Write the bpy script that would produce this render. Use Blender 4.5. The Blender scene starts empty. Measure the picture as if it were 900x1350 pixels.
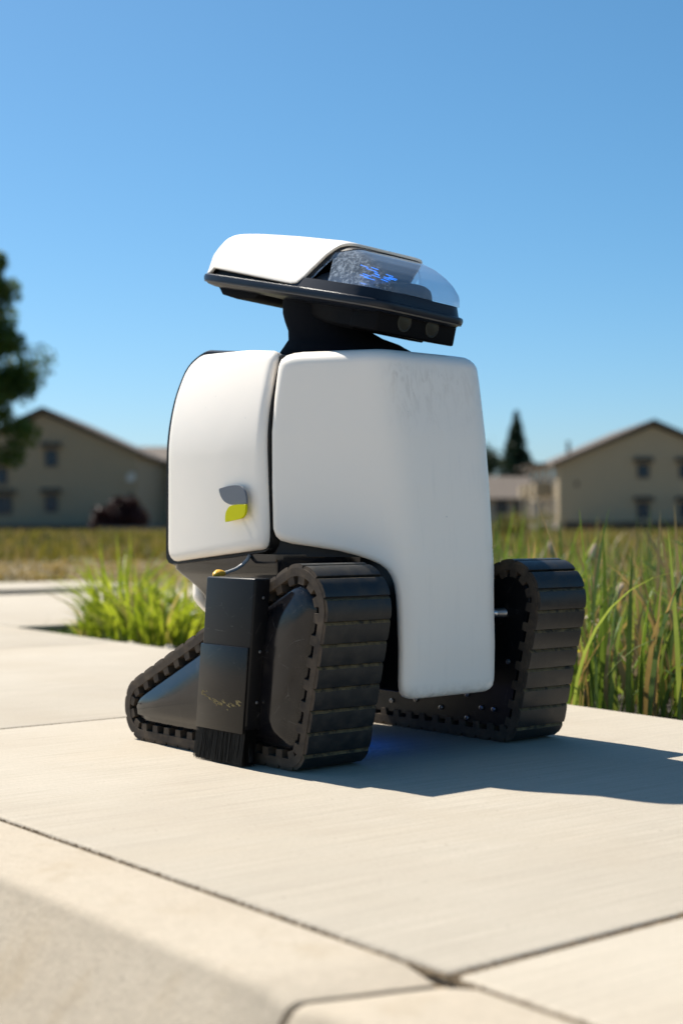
import bpy, bmesh, math, random
import numpy as np
from mathutils import Vector, Matrix, noise

random.seed(7); np.random.seed(7)
R = math.radians
scene = bpy.context.scene
C = scene.collection

# ------------------------------------------------------------------ camera
CAMH = 0.43
cam_d = bpy.data.cameras.new('camera'); cam = bpy.data.objects.new('camera', cam_d); C.objects.link(cam)
cam.location = (0, 0, CAMH); cam.rotation_euler = (R(90), 0, 0)
cam_d.sensor_fit = 'VERTICAL'; cam_d.sensor_height = 36; cam_d.sensor_width = 24; cam_d.lens = 52.0
cam_d.shift_y = 15 / 1350
cam_d.clip_start = 0.02; cam_d.clip_end = 6000
cam_d.dof.use_dof = True; cam_d.dof.focus_distance = 2.66; cam_d.dof.aperture_fstop = 3.1
scene.camera = cam

# ------------------------------------------------------------------ sky and sun
EL = R(53); AZ = R(-45.5)
SUN = Vector((math.sin(AZ) * math.cos(EL), math.cos(AZ) * math.cos(EL), math.sin(EL)))
w = bpy.data.worlds.new('World'); scene.world = w; w.use_nodes = True
nt = w.node_tree; nt.nodes.clear()
sky = nt.nodes.new('ShaderNodeTexSky'); sky.sky_type = 'NISHITA'; sky.sun_disc = False
sky.sun_elevation = EL; sky.sun_rotation = AZ
sky.air_density = 0.85; sky.dust_density = 0.7; sky.ozone_density = 8.0; sky.altitude = 0
hs = nt.nodes.new('ShaderNodeHueSaturation'); hs.inputs['Saturation'].default_value = 1.10; hs.inputs['Hue'].default_value = .484
bg = nt.nodes.new('ShaderNodeBackground'); bg.inputs['Strength'].default_value = 0.077
wo = nt.nodes.new('ShaderNodeOutputWorld')
nt.links.new(sky.outputs[0], hs.inputs['Color']); nt.links.new(hs.outputs[0], bg.inputs[0]); nt.links.new(bg.outputs[0], wo.inputs[0])
sd = bpy.data.lights.new('sun', 'SUN'); sd.energy = 4.7; sd.angle = R(0.53); sd.color = (1.0, 0.935, 0.83)
so = bpy.data.objects.new('sun', sd); C.objects.link(so); so.rotation_euler = (-SUN).to_track_quat('-Z', 'Y').to_euler()
so.location = (-20, 5, 30)
vs = scene.view_settings; vs.view_transform = 'Standard'; vs.look = 'None'; vs.exposure = 0.76; vs.gamma = 1.0; vs.use_curve_mapping = False
scene.cycles.max_bounces = 10; scene.cycles.transparent_max_bounces = 16
scene.cycles.use_denoising = True

# ------------------------------------------------------------------ material helpers
def mat(name, col=(.5, .5, .5), rough=.5, metal=0.0, spec=None, coat=0.0, coat_rough=.05):
    m = bpy.data.materials.new(name); m.use_nodes = True
    b = m.node_tree.nodes['Principled BSDF']
    b.inputs['Base Color'].default_value = (*col, 1); b.inputs['Roughness'].default_value = rough
    b.inputs['Metallic'].default_value = metal
    if spec is not None: b.inputs['Specular IOR Level'].default_value = spec
    b.inputs['Coat Weight'].default_value = coat; b.inputs['Coat Roughness'].default_value = coat_rough
    return m
class G:
    """small node-graph helper on one material"""
    def __init__(s, m): s.m = m; s.t = m.node_tree; s.n = s.t.nodes; s.b = s.n['Principled BSDF']
    def new(s, t, **kw):
        n = s.n.new(t)
        for k, v in kw.items(): setattr(n, k, v)
        return n
    def link(s, a, b): s.t.links.new(a, b)
    def coord(s, which='Object', scale=(1, 1, 1), rot=(0, 0, 0), loc=(0, 0, 0)):
        tc = s.new('ShaderNodeTexCoord'); m1 = s.new('ShaderNodeMapping'); mp = s.new('ShaderNodeMapping')
        m1.inputs['Rotation'].default_value = rot; mp.inputs['Scale'].default_value = scale; mp.inputs['Location'].default_value = loc
        s.link(tc.outputs[which], m1.inputs[0]); s.link(m1.outputs[0], mp.inputs[0]); return mp.outputs[0]
    def noise(s, vec, scale, detail=4, rough=.55, dist=0.0):
        n = s.new('ShaderNodeTexNoise'); n.inputs['Scale'].default_value = scale; n.inputs['Detail'].default_value = detail
        n.inputs['Roughness'].default_value = rough; n.inputs['Distortion'].default_value = dist
        s.link(vec, n.inputs['Vector']); return n.outputs['Fac']
    def ramp(s, fac, stops):
        r = s.new('ShaderNodeValToRGB'); e = r.color_ramp.elements
        while len(e) < len(stops): e.new(.5)
        for i, (p, c) in enumerate(stops):
            e[i].position = p; e[i].color = (*c, 1) if len(c) == 3 else c
        s.link(fac, r.inputs[0]); return r.outputs[0]
    def fr(s, fac, a, b, lo=0., hi=1.):
        n = s.new('ShaderNodeMapRange'); n.inputs[1].default_value = a; n.inputs[2].default_value = b
        n.inputs[3].default_value = lo; n.inputs[4].default_value = hi; s.link(fac, n.inputs[0]); return n.outputs[0]
    def math(s, op, a, b=None):
        n = s.new('ShaderNodeMath', operation=op)
        for i, x in enumerate((a, b)):
            if x is None: continue
            if isinstance(x, (int, float)): n.inputs[i].default_value = x
            else: s.link(x, n.inputs[i])
        return n.outputs[0]
    def mix(s, fac, a, b, blend='MIX'):
        n = s.new('ShaderNodeMix', data_type='RGBA', blend_type=blend)
        for sock, x in ((n.inputs[0], fac), (n.inputs[6], a), (n.inputs[7], b)):
            if isinstance(x, (int, float)): sock.default_value = x
            elif isinstance(x, tuple): sock.default_value = (*x, 1)
            else: s.link(x, sock)
        return n.outputs[2]
    def bump(s, h, strength=.3, dist=.01):
        n = s.new('ShaderNodeBump'); n.inputs['Strength'].default_value = strength; n.inputs['Distance'].default_value = dist
        s.link(h, n.inputs['Height']); s.link(n.outputs[0], s.b.inputs['Normal']); return n
    def color(s, c): s.link(c, s.b.inputs['Base Color'])
    def rough(s, c): s.link(c, s.b.inputs['Roughness'])

M = {}
# white plastic shells: faint grime, scuffs
def white_shell(name, smudge=False):
    m = mat(name, (.84, .80, .74), .36, coat=.1, coat_rough=.25); g = G(m)
    v = g.coord('Object')
    n1 = g.noise(v, 5, 5, .6); n2 = g.noise(v, 60, 4, .65)
    c = g.mix(g.fr(n1, .5, .8, 0, .22), (.93, .855, .755), (.87, .795, .70))
    sp = g.fr(g.noise(v, 42, 2, .5), .78, .80, 0, .5)
    c = g.mix(sp, c, (.45, .43, .40))
    if smudge:  # rubbed-on dirt high on the chest, streaks running down
        sep = g.new('ShaderNodeSeparateXYZ'); g.link(v, sep.inputs[0])
        zc = sep.outputs[2]; yc = sep.outputs[1]
        band = g.math('MULTIPLY', g.fr(zc, .58, .69, 0, 1), g.fr(zc, .732, .705, 0, 1))
        side = g.math('MULTIPLY', g.fr(yc, -.13, -.10, 0, 1), g.fr(yc, .16, .12, 0, 1))
        vs_ = g.coord('Object', (34, 34, 10)); st = g.noise(vs_, 2.2, 5, .68, 1.0)
        mk = g.math('MULTIPLY', g.math('MULTIPLY', band, side), g.fr(st, .47, .72, 0, 1))
        mk = g.math('MULTIPLY', mk, g.fr(yc, .15, -.08, .35, 1))
        c = g.mix(g.math('MULTIPLY', mk, .40), c, (.40, .31, .22))
        vl = g.coord('Object', (30, 30, 2.2)); s2 = g.noise(vl, 2.5, 5, .65)
        low = g.math('MULTIPLY', g.fr(s2, .56, .8, 0, .14), g.fr(yc, -.12, -.09, 0, 1))
        c = g.mix(low, c, (.55, .53, .49))
        bot = g.math('MULTIPLY', g.fr(zc, .140, .112, 0, .45), g.fr(n2, .35, .65, 0, 1))
        c = g.mix(bot, c, (.42, .36, .29))
    g.color(c); g.rough(g.fr(n2, .3, .7, .28, .44)); g.bump(n2, .03, .002)
    return m
M['white'] = white_shell('white_plastic'); M['white_front'] = white_shell('white_plastic_front', True)

def scratched_black(name, base=(.011, .011, .013), r0=.12, r1=.38, dust=(.16, .13, .10), amt=.35):
    m = mat(name, base, .2, coat=.0); g = G(m)
    v = g.coord('Object')
    n1 = g.noise(v, 9, 6, .65); n2 = g.noise(v, 70, 4, .6)
    sc = g.new('ShaderNodeTexVoronoi', feature='DISTANCE_TO_EDGE'); sc.inputs['Scale'].default_value = 9
    vd = g.coord('Object', (1, 1, 1.6), (.4, .3, .2)); g.link(vd, sc.inputs['Vector'])
    line = g.fr(sc.outputs['Distance'], .0, .006, 1, 0)
    line = g.math('MULTIPLY', line, g.fr(n2, .5, .62, 0, 1))
    d = g.math('MULTIPLY', g.fr(n1, .48, .78, 0, 1), g.fr(n2, .3, .75, 0, 1))
    c = g.mix(g.math('MULTIPLY', d, amt), base, dust)
    c = g.mix(g.math('MULTIPLY', line, .16), c, (.35, .34, .32))
    g.color(c); g.rough(g.fr(n1, .35, .75, r0, r1)); g.bump(n2, .03, .001)
    return m
M['gloss'] = scratched_black('gloss_black_plastic', (.006, .006, .008), .06, .26, amt=.25)
M['gloss'].node_tree.nodes['Principled BSDF'].inputs['Specular IOR Level'].default_value = .42
M['gloss_clean'] = scratched_black('gloss_black_shell', (.008, .008, .010), .08, .2, amt=.08)
M['satin'] = scratched_black('satin_black_metal', (.007, .007, .008), .30, .45, amt=.06)
M['satin'].node_tree.nodes['Principled BSDF'].inputs['Specular IOR Level'].default_value = .2
M['matte'] = mat('matte_black_plastic', (.005, .005, .006), .6, spec=.07)
M['plate'] = scratched_black('black_wear_plate', (.008, .007, .007), .18, .30, amt=.12)
M['plate'].node_tree.nodes['Principled BSDF'].inputs['Specular IOR Level'].default_value = .3
m = mat('head_navy_shell', (.007, .010, .018), .36, spec=.35); M['navy'] = m
# rubber of the tread blocks with dust
m = mat('tread_rubber', (.018, .018, .018), .55); g = G(m); v = g.coord('Generated'); vo = g.coord('Object')
n1 = g.noise(vo, 40, 5, .65); g.color(g.mix(g.fr(n1, .45, .8, 0, .5), (.008, .008, .008), (.060, .049, .036))); g.rough(g.fr(n1, .3, .7, .36, .6)); g.bump(n1, .25, .002); M['tread'] = m
m = mat('belt_dusty_rubber', (.09, .07, .045), .8); g = G(m); vo = g.coord('Object')
n1 = g.noise(vo, 30, 5, .65); g.color(g.ramp(n1, [(.3, (.026, .019, .014)), (.55, (.068, .048, .031)), (.8, (.12, .088, .056))])); g.bump(n1, .3, .002); M['belt'] = m
m = mat('groove_dirt', (.2, .15, .06), .85); g = G(m); n1 = g.noise(g.coord('Object'), 60, 5, .7); g.color(g.ramp(n1, [(.38, (.02, .017, .012)), (.52, (.10, .075, .034)), (.78, (.18, .135, .062))])); M['belt_dirt'] = m
m = mat('neck_fabric', (.006, .007, .010), .95, spec=.15); g = G(m); vo = g.coord('Object'); n1 = g.noise(vo, 300, 2); g.bump(n1, .15, .001); M['fabric'] = m
M['steel'] = mat('zinc_steel', (.55, .55, .56), .3, 1.0)
M['bolt'] = mat('bolt_steel', (.28, .28, .29), .35, 1.0)
M['tube'] = mat('grey_cable_sleeve', (.32, .33, .34), .4)
M['yellow'] = mat('yellow_connector', (.78, .42, .03), .45)
M['logo_grey'] = mat('logo_grey', (.15, .165, .19), .4, spec=.25)
M['logo_lime'] = mat('logo_lime', (.64, .62, .0), .45, spec=.15)
M['logo_edge'] = M['logo_grey']
m = mat('brush_bristle', (.006, .006, .006), .6, spec=.2); M['bristle'] = m
M['scuff'] = mat('dried_mud', (.22, .17, .07), .9)
M['lens'] = mat('lens_glass', (.012, .013, .010), .08, coat=1.0)
M['lens_ring'] = mat('lens_surround', (.020, .021, .016), .35, spec=.35)
m = mat('blue_led', (.0, .02, .05), .4); b = m.node_tree.nodes['Principled BSDF']; b.inputs['Emission Color'].default_value = (.015, .22, 1, 1); b.inputs['Emission Strength'].default_value = 1.2; M['led'] = m
m = mat('blue_underlight', (.0, .02, .05), .4); b = m.node_tree.nodes['Principled BSDF']; b.inputs['Emission Color'].default_value = (.0, .12, 1, 1); b.inputs['Emission Strength'].default_value = 3.0; M['underled'] = m
M['inner'] = mat('visor_inner_plate', (.07, .09, .12), .45)
M['inner_pale'] = mat('visor_inner_pale', (.15, .17, .21), .5)
M['gasket'] = mat('black_gasket', (.006, .006, .007), .6)
M['inside_cap'] = mat('cap_inner_brown', (.06, .042, .026), .7)

# visor: clear plastic, sky reflection painted in as a blue-grey veil, worn frosting at the near side
m = bpy.data.materials.new('visor_clear_plastic'); m.use_nodes = True; t = m.node_tree; t.nodes.clear()
out = t.nodes.new('ShaderNodeOutputMaterial'); tr = t.nodes.new('ShaderNodeBsdfTransparent'); tr.inputs[0].default_value = (.86, .91, .97, 1)
gl = t.nodes.new('ShaderNodeBsdfGlossy'); gl.inputs['Roughness'].default_value = .07; gl.inputs[0].default_value = (.9, .95, 1, 1)
lw = t.nodes.new('ShaderNodeLayerWeight'); lw.inputs[0].default_value = .5; pw = t.nodes.new('ShaderNodeMath'); pw.operation = 'POWER'; pw.inputs[1].default_value = 3.2; t.links.new(lw.outputs['Facing'], pw.inputs[0])
fz = t.nodes.new('ShaderNodeMapRange'); fz.inputs[3].default_value = .07; fz.inputs[4].default_value = .85; t.links.new(pw.outputs[0], fz.inputs[0])
mx = t.nodes.new('ShaderNodeMixShader'); df = t.nodes.new('ShaderNodeBsdfDiffuse'); df.inputs[0].default_value = (.52, .60, .70, 1)
mx2 = t.nodes.new('ShaderNodeMixShader'); tc = t.nodes.new('ShaderNodeTexCoord'); nz = t.nodes.new('ShaderNodeTexNoise'); nz.inputs['Scale'].default_value = 130; nz.inputs['Detail'].default_value = 6; nz.inputs['Roughness'].default_value = .75
mr = t.nodes.new('ShaderNodeMapRange'); mr.inputs[1].default_value = .42; mr.inputs[2].default_value = .75; mr.inputs[3].default_value = .17; mr.inputs[4].default_value = .24
t.links.new(tc.outputs['Object'], nz.inputs['Vector']); t.links.new(nz.outputs['Fac'], mr.inputs[0])
t.links.new(fz.outputs[0], mx.inputs[0]); t.links.new(tr.outputs[0], mx.inputs[1]); t.links.new(gl.outputs[0], mx.inputs[2])
sx = t.nodes.new('ShaderNodeSeparateXYZ'); t.links.new(tc.outputs['Object'], sx.inputs[0])
m2 = t.nodes.new('ShaderNodeMapRange'); m2.inputs[1].default_value = -.075; m2.inputs[2].default_value = -.135; m2.inputs[3].default_value = 0; m2.inputs[4].default_value = 1; t.links.new(sx.outputs[1], m2.inputs[0])
m3 = t.nodes.new('ShaderNodeMapRange'); m3.inputs[1].default_value = .46; m3.inputs[2].default_value = .66; m3.inputs[3].default_value = 0; m3.inputs[4].default_value = .58; t.links.new(nz.outputs['Fac'], m3.inputs[0])
mm = t.nodes.new('ShaderNodeMath'); mm.operation = 'MULTIPLY'; t.links.new(m2.outputs[0], mm.inputs[0]); t.links.new(m3.outputs[0], mm.inputs[1])
ad = t.nodes.new('ShaderNodeMath'); ad.operation = 'ADD'; t.links.new(mm.outputs[0], ad.inputs[0]); t.links.new(mr.outputs[0], ad.inputs[1])
t.links.new(ad.outputs[0], mx2.inputs[0]); t.links.new(mx.outputs[0], mx2.inputs[1]); t.links.new(df.outputs[0], mx2.inputs[2]); t.links.new(mx2.outputs[0], out.inputs[0])
M['visor'] = m

SDIR = Vector((-.605, .796, 0)).normalized()          # the way the pavement runs (away to the left)
SANG = math.atan2(SDIR.y, SDIR.x)
# concrete: broom finish across the walk
def concrete(name, c0, c1, c2, broom=True, stain=.0):
    m = mat(name, c1, .85, spec=.25); g = G(m)
    v = g.coord('Object', rot=(0, 0, -SANG))
    n1 = g.noise(v, 2.2, 5, .6); n2 = g.noise(v, 160, 4, .7); n3 = g.noise(v, 900, 2, .6)
    c = g.ramp(n1, [(.3, c0), (.52, c1), (.75, c2)])
    c = g.mix(g.fr(n2, .35, .65, .34, 0), c, tuple(x * .62 for x in c1)); c = g.mix(g.fr(n3, .35, .65, .30, 0), c, tuple(x * .6 for x in c1))
    pit = g.fr(g.noise(v, 70, 2, .5), .735, .75, 0, .55)
    c = g.mix(pit, c, tuple(x * .4 for x in c1))
    if broom:
        vb = g.coord('Object', (95, 2.2, 1), (0, 0, -SANG)); nb = g.noise(vb, 1.6, 5, .65)
        c = g.mix(g.fr(nb, .42, .66, 0, .42), c, tuple(x * .6 for x in c1))
        h = g.math('ADD', nb, g.math('MULTIPLY', n2, .45))
    else:
        vb = g.coord('Object', (4, 4, 160), (0, 0, -SANG)); nb = g.noise(vb, 1.2, 4, .6)
        nk = g.noise(v, 38, 6, .7); c = g.mix(g.fr(nk, .45, .75, 0, .30), c, tuple(x * .55 for x in c1))
        c = g.mix(g.fr(nb, .5, .75, 0, .06), c, tuple(x * .6 for x in c1))
        h = g.math('ADD', g.math('MULTIPLY', n2, .7), g.math('MULTIPLY', nk, .9))
    if stain:
        ns = g.noise(g.coord('Object', (7, 7, 3)), 1.5, 5, .6); c = g.mix(g.fr(ns, .56, .72, 0, stain), c, (.30, .22, .12))
    h = g.math('ADD', h, g.math('MULTIPLY', n3, .3))
    vo_ = g.new('ShaderNodeTexVoronoi', feature='F1'); vo_.inputs['Scale'].default_value = 55; g.link(v, vo_.inputs['Vector'])
    gate = g.fr(g.noise(v, 14, 3, .6), .52, .62, 0, 1)
    c = g.mix(g.math('MULTIPLY', g.fr(vo_.outputs['Distance'], .06, .13, .55, 0), gate), c, tuple(x * .35 for x in c1))
    bl = g.noise(v, .9, 6, .7, .4); c = g.mix(g.fr(bl, .50, .72, 0, .35), c, (c1[0] * .80, c1[1] * .74, c1[2] * .66))
    mo = g.noise(v, 9, 4, .65); c = g.mix(g.fr(mo, .45, .75, 0, .22), c, tuple(x * .78 for x in c1))
    g.color(c); g.bump(h, .7, .003)
    return m
M['slab'] = concrete('broom_finished_concrete', (.465, .402, .318), (.51, .45, .362), (.555, .497, .408))
M['kerb'] = concrete('kerb_concrete', (.47, .395, .30), (.52, .445, .345), (.57, .50, .40), False, .30)
M['joint'] = mat('joint_dirt', (.25, .18, .105), .95)
M['street_bounce'] = concrete('pale_bounce_street', (.46, .40, .33), (.50, .44, .365), (.54, .48, .40))  # unseen street, made pale to bounce warm light onto the panels and kerb
m = mat('planting_soil', (.06, .05, .04), .95); g = G(m); n1 = g.noise(g.coord('Object'), 22, 6, .7); g.color(g.ramp(n1, [(.3, (.018, .015, .012)), (.6, (.055, .043, .032)), (.8, (.11, .095, .075))])); g.bump(n1, .8, .03); M['soil'] = m
m = mat('dry_field', (.2, .16, .08), .95); g = G(m); n1 = g.noise(g.coord('Object'), .35, 6, .65); n2 = g.noise(g.coord('Object'), 6, 5, .7)
c = g.ramp(n1, [(.35, (.115, .105, .035)), (.5, (.21, .165, .085)), (.7, (.27, .20, .115))]); c = g.mix(g.fr(n2, .3, .7, .5, 0), c, (.09, .075, .035)); g.color(c); g.bump(n2, .8, .06); M['field'] = m

def leaf(name, c0, c1, trans=.45, rough=.45, scale=9):
    m = bpy.data.materials.new(name); m.use_nodes = True; t = m.node_tree; b = t.nodes['Principled BSDF']
    g = G(m); n1 = g.noise(g.coord('Object'), scale, 3, .6)
    col = g.ramp(n1, [(.32, c0), (.68, c1)]); g.color(col); b.inputs['Roughness'].default_value = rough; b.inputs['Specular IOR Level'].default_value = .35
    tl = t.nodes.new('ShaderNodeBsdfTranslucent'); mx = t.nodes.new('ShaderNodeMixShader'); mx.inputs[0].default_value = trans
    g.link(g.mix(1.0, col, (1.5, 1.35, .7), 'MULTIPLY'), tl.inputs[0])
    o = t.nodes['Material Output']; g.link(b.outputs[0], mx.inputs[1]); g.link(tl.outputs[0], mx.inputs[2]); g.link(mx.outputs[0], o.inputs[0]); return m
M['sedge'] = leaf('sedge_leaf', (.15, .235, .02), (.31, .37, .05), .5)
M['sedge_dry'] = leaf('sedge_dry_leaf', (.38, .32, .16), (.50, .42, .24), .4)
M['reed'] = leaf('cattail_leaf', (.058, .112, .020), (.125, .185, .040), .45)
M['reed_light'] = leaf('cattail_leaf_pale', (.15, .215, .055), (.23, .295, .085), .45)
M['reed_yellow'] = leaf('cattail_leaf_yellow', (.42, .36, .03), (.50, .44, .06), .4)
M['reed_brown'] = leaf('cattail_dead_leaf', (.22, .16, .085), (.36, .27, .16), .35)
M['weed'] = leaf('field_weed', (.10, .105, .022), (.19, .17, .045), .35, .7, .5)
M['weed_dry'] = leaf('field_dry_grass', (.24, .185, .085), (.33, .25, .13), .3, .7, .5)
M['tree'] = leaf('broadleaf', (.034, .072, .012), (.085, .14, .022), .42, .5, 1.5)
M['pine'] = leaf('conifer_needles', (.010, .026, .012), (.024, .050, .018), .15, .6, 1)
M['redleaf'] = leaf('purple_leaf', (.028, .010, .012), (.055, .020, .020), .2, .5, 1)
m = mat('seed_fluff', (.46, .34, .22), .95); g = G(m); n1 = g.noise(g.coord('Object'), 90, 4); g.color(g.ramp(n1, [(.3, (.30, .20, .12)), (.7, (.58, .46, .33))])); g.bump(n1, .8, .01); M['seed'] = m
m = mat('bark', (.08, .06, .045), .9); g = G(m); n1 = g.noise(g.coord('Object', (6, 6, 1.5)), 3, 5); g.color(g.ramp(n1, [(.3, (.04, .03, .022)), (.7, (.12, .095, .07))])); g.bump(n1, .7, .02); M['bark'] = m
def siding(name, c):
    m = mat(name, c, .75); g = G(m); v = g.coord('Object'); wv = g.new('ShaderNodeTexWave', wave_type='BANDS', bands_direction='Z', wave_profile='SAW'); wv.inputs['Scale'].default_value = 1.9
    g.link(v, wv.inputs[0]); n1 = g.noise(v, .6, 4); g.color(g.mix(g.fr(n1, .3, .7, 0, .22), c, tuple(x * .8 for x in c))); g.bump(wv.outputs['Fac'], .5, .03); return m
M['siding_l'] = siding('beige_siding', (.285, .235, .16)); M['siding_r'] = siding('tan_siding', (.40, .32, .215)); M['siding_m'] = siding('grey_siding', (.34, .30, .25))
m = mat('roof_shingle', (.14, .115, .095), .9); g = G(m); n1 = g.noise(g.coord('Object', (1, 1, 6)), 2.5, 5); g.color(g.ramp(n1, [(.3, (.09, .072, .058)), (.7, (.165, .132, .105))])); M['roof'] = m
M['fascia'] = mat('brown_fascia', (.085, .066, .048), .7)
M['trim'] = mat('pale_trim', (.5, .45, .37), .7)
M['glass'] = mat('window_glass', (.015, .035, .06), .12, spec=.3)
M['shade_box'] = mat('dark_recess', (.03, .028, .025), .8)
M['fence'] = mat('weathered_fence_board', (.045, .036, .028), .9)
M['fence_red'] = mat('red_brown_board', (.16, .055, .035), .85)
M['foundation'] = mat('foundation_block', (.14, .13, .12), .9)
M['edging'] = mat('edge_shade_dark', (.10, .095, .09), .9)  # kerb shadow painted as a dark strip colour

# ------------------------------------------------------------------ mesh helpers
def tag(o, label=None, cat=None, group=None, kind=None):
    for k, x in (('label', label), ('category', cat), ('group', group), ('kind', kind)):
        if x: o[k] = x
    return o
def link(name, me, parent=None):
    o = bpy.data.objects.new(name, me); C.objects.link(o)
    if parent is not None: o.parent = parent
    return o
def empty(name, loc=(0, 0, 0), rz=0.0):
    o = bpy.data.objects.new(name, None); C.objects.link(o); o.location = loc; o.rotation_euler = (0, 0, rz); o.empty_display_size = .1; return o
def mesh(name, V, F, mt, parent=None, smooth=True, auto=None):
    me = bpy.data.meshes.new(name); me.from_pydata([tuple(map(float, v)) for v in V], [], [tuple(int(i) for i in f) for f in F]); me.update()
    for x in (mt if isinstance(mt, (list, tuple)) else [mt]): me.materials.append(x)
    if smooth: me.polygons.foreach_set('use_smooth', [True] * len(me.polygons))
    if auto is not None: me.set_sharp_from_angle(angle=R(auto))
    return link(name, me, parent)
def from_bm(name, bm, mt, parent=None, smooth=True, auto=35):
    bmesh.ops.recalc_face_normals(bm, faces=bm.faces)
    me = bpy.data.meshes.new(name); bm.to_mesh(me); bm.free()
    for x in (mt if isinstance(mt, (list, tuple)) else [mt]): me.materials.append(x)
    if smooth:
        me.polygons.foreach_set('use_smooth', [True] * len(me.polygons)); me.set_sharp_from_angle(angle=R(auto))
    return link(name, me, parent)
def bbox_bm(lo, hi, bev=.0, seg=2, bm=None):
    own = bmesh.new()
    vs = [own.verts.new((x, y, z)) for x in (lo[0], hi[0]) for y in (lo[1], hi[1]) for z in (lo[2], hi[2])]
    for f in ((0, 1, 3, 2), (4, 6, 7, 5), (0, 4, 5, 1), (2, 3, 7, 6), (0, 2, 6, 4), (1, 5, 7, 3)): own.faces.new([vs[i] for i in f])
    if bev: bmesh.ops.bevel(own, geom=list(own.edges), offset=bev, segments=seg, profile=.5, affect='EDGES')
    if bm is None: return own
    me = bpy.data.meshes.new('tmp'); own.to_mesh(me); own.free(); bm.from_mesh(me); bpy.data.meshes.remove(me); return bm
def box(name, lo, hi, mt, parent=None, bev=.002, seg=2): return from_bm(name, bbox_bm(lo, hi, bev, seg), mt, parent)
def prism_bm(poly, axis, a, b, bev=0, seg=2, bm=None):
    """poly of 2-D points extruded along axis ('v' -> (u,v,w) with poly=(u,w); 'w' -> poly=(u,v))"""
    own = bmesh.new()
    def P(p, h): return (p[0], h, p[1]) if axis == 'v' else ((p[0], p[1], h) if axis == 'w' else (h, p[0], p[1]))
    A = [own.verts.new(P(p, a)) for p in poly]; B = [own.verts.new(P(p, b)) for p in poly]; n = len(poly)
    own.faces.new(A); own.faces.new(B[::-1])
    for i in range(n): own.faces.new([A[i], B[i], B[(i + 1) % n], A[(i + 1) % n]])
    if bev:
        cap = [e for e in own.edges if (e.verts[0] in A) == (e.verts[1] in A)]
        bmesh.ops.bevel(own, geom=cap, offset=bev, segments=seg, profile=.5, affect='EDGES')
    if bm is None: return own
    me = bpy.data.meshes.new('tmp'); own.to_mesh(me); own.free(); bm.from_mesh(me); bpy.data.meshes.remove(me); return bm
def tube(pts, rad, n=8, caps=True):
    pts = [Vector(p) for p in pts]; V = []; F = []; rad = rad if isinstance(rad, (list, tuple)) else [rad] * len(pts)
    up = None
    for i, p in enumerate(pts):
        d = (pts[min(i + 1, len(pts) - 1)] - pts[max(i - 1, 0)]).normalized()
        if up is None: up = d.orthogonal().normalized()
        up = (up - d * up.dot(d)).normalized(); s = d.cross(up)
        for k in range(n): V.append(p + (up * math.cos(2 * math.pi * k / n) + s * math.sin(2 * math.pi * k / n)) * rad[i])
    for i in range(len(pts) - 1):
        for k in range(n): F.append((i * n + k, i * n + (k + 1) % n, (i + 1) * n + (k + 1) % n, (i + 1) * n + k))
    if caps: F.append(tuple(range(n))[::-1]); F.append(tuple((len(pts) - 1) * n + k for k in range(n)))
    return V, F
def lathe(prof, n=24, origin=(0, 0, 0), ax=Vector((1, 0, 0))):
    ax = Vector(ax).normalized(); e1 = ax.orthogonal().normalized(); e2 = ax.cross(e1); V = []; F = []; o = Vector(origin)
    for (h, r) in prof:
        for k in range(n):
            a = 2 * math.pi * k / n; V.append(o + ax * h + (e1 * math.cos(a) + e2 * math.sin(a)) * max(r, 1e-5))
    for i in range(len(prof) - 1):
        for k in range(n): F.append((i * n + k, i * n + (k + 1) % n, (i + 1) * n + (k + 1) % n, (i + 1) * n + k))
    F.append(tuple(range(n))[::-1]); F.append(tuple((len(prof) - 1) * n + k for k in range(n)))
    return V, F
def round_poly(pts, n=6):
    """pts: (x, y, r) -> rounded polygon"""
    out = []; N = len(pts)
    for i in range(N):
        p = Vector(pts[i][:2]); a = Vector(pts[i - 1][:2]); c = Vector(pts[(i + 1) % N][:2]); r = pts[i][2]
        d1 = (a - p).normalized(); d2 = (c - p).normalized(); ang = d1.angle(d2)
        if r <= 0 or ang > 3.1: out.append(tuple(p)); continue
        t = min(r / math.tan(ang / 2), .48 * (a - p).length, .48 * (c - p).length); r2 = t * math.tan(ang / 2)
        q1 = p + d1 * t; q2 = p + d2 * t; ce = p + (d1 + d2).normalized() * (r2 / math.sin(ang / 2))
        a1 = math.atan2(*(q1 - ce).yx); a2 = math.atan2(*(q2 - ce).yx); da = (a2 - a1 + math.pi) % (2 * math.pi) - math.pi
        for k in range(n + 1): th = a1 + da * k / n; out.append((ce.x + r2 * math.cos(th), ce.y + r2 * math.sin(th)))
    return out
def resample(poly, n):
    P = np.array(poly + [poly[0]]); d = np.r_[0, np.cumsum(np.linalg.norm(np.diff(P, axis=0), axis=1))]
    t = np.linspace(0, d[-1], n, endpoint=False); return np.c_[np.interp(t, d, P[:, 0]), np.interp(t, d, P[:, 1])]
def dist_poly(Q, P, closed=True):
    A = P; B = np.roll(P, -1, axis=0)
    if not closed: A = P[:-1]; B = P[1:]
    best = np.full(len(Q), 1e9)
    for a, b in zip(A, B):
        ab = b - a; L2 = ab @ ab + 1e-18; t = np.clip(((Q - a) @ ab) / L2, 0, 1); best = np.minimum(best, np.linalg.norm(Q - (a + t[:, None] * ab), axis=1))
    return best
def solidify(o, th, off=-1):
    md = o.modifiers.new('thickness', 'SOLIDIFY'); md.thickness = th; md.offset = off; md.use_rim = True; return o
def frand(a, b): return random.uniform(a, b)

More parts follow.
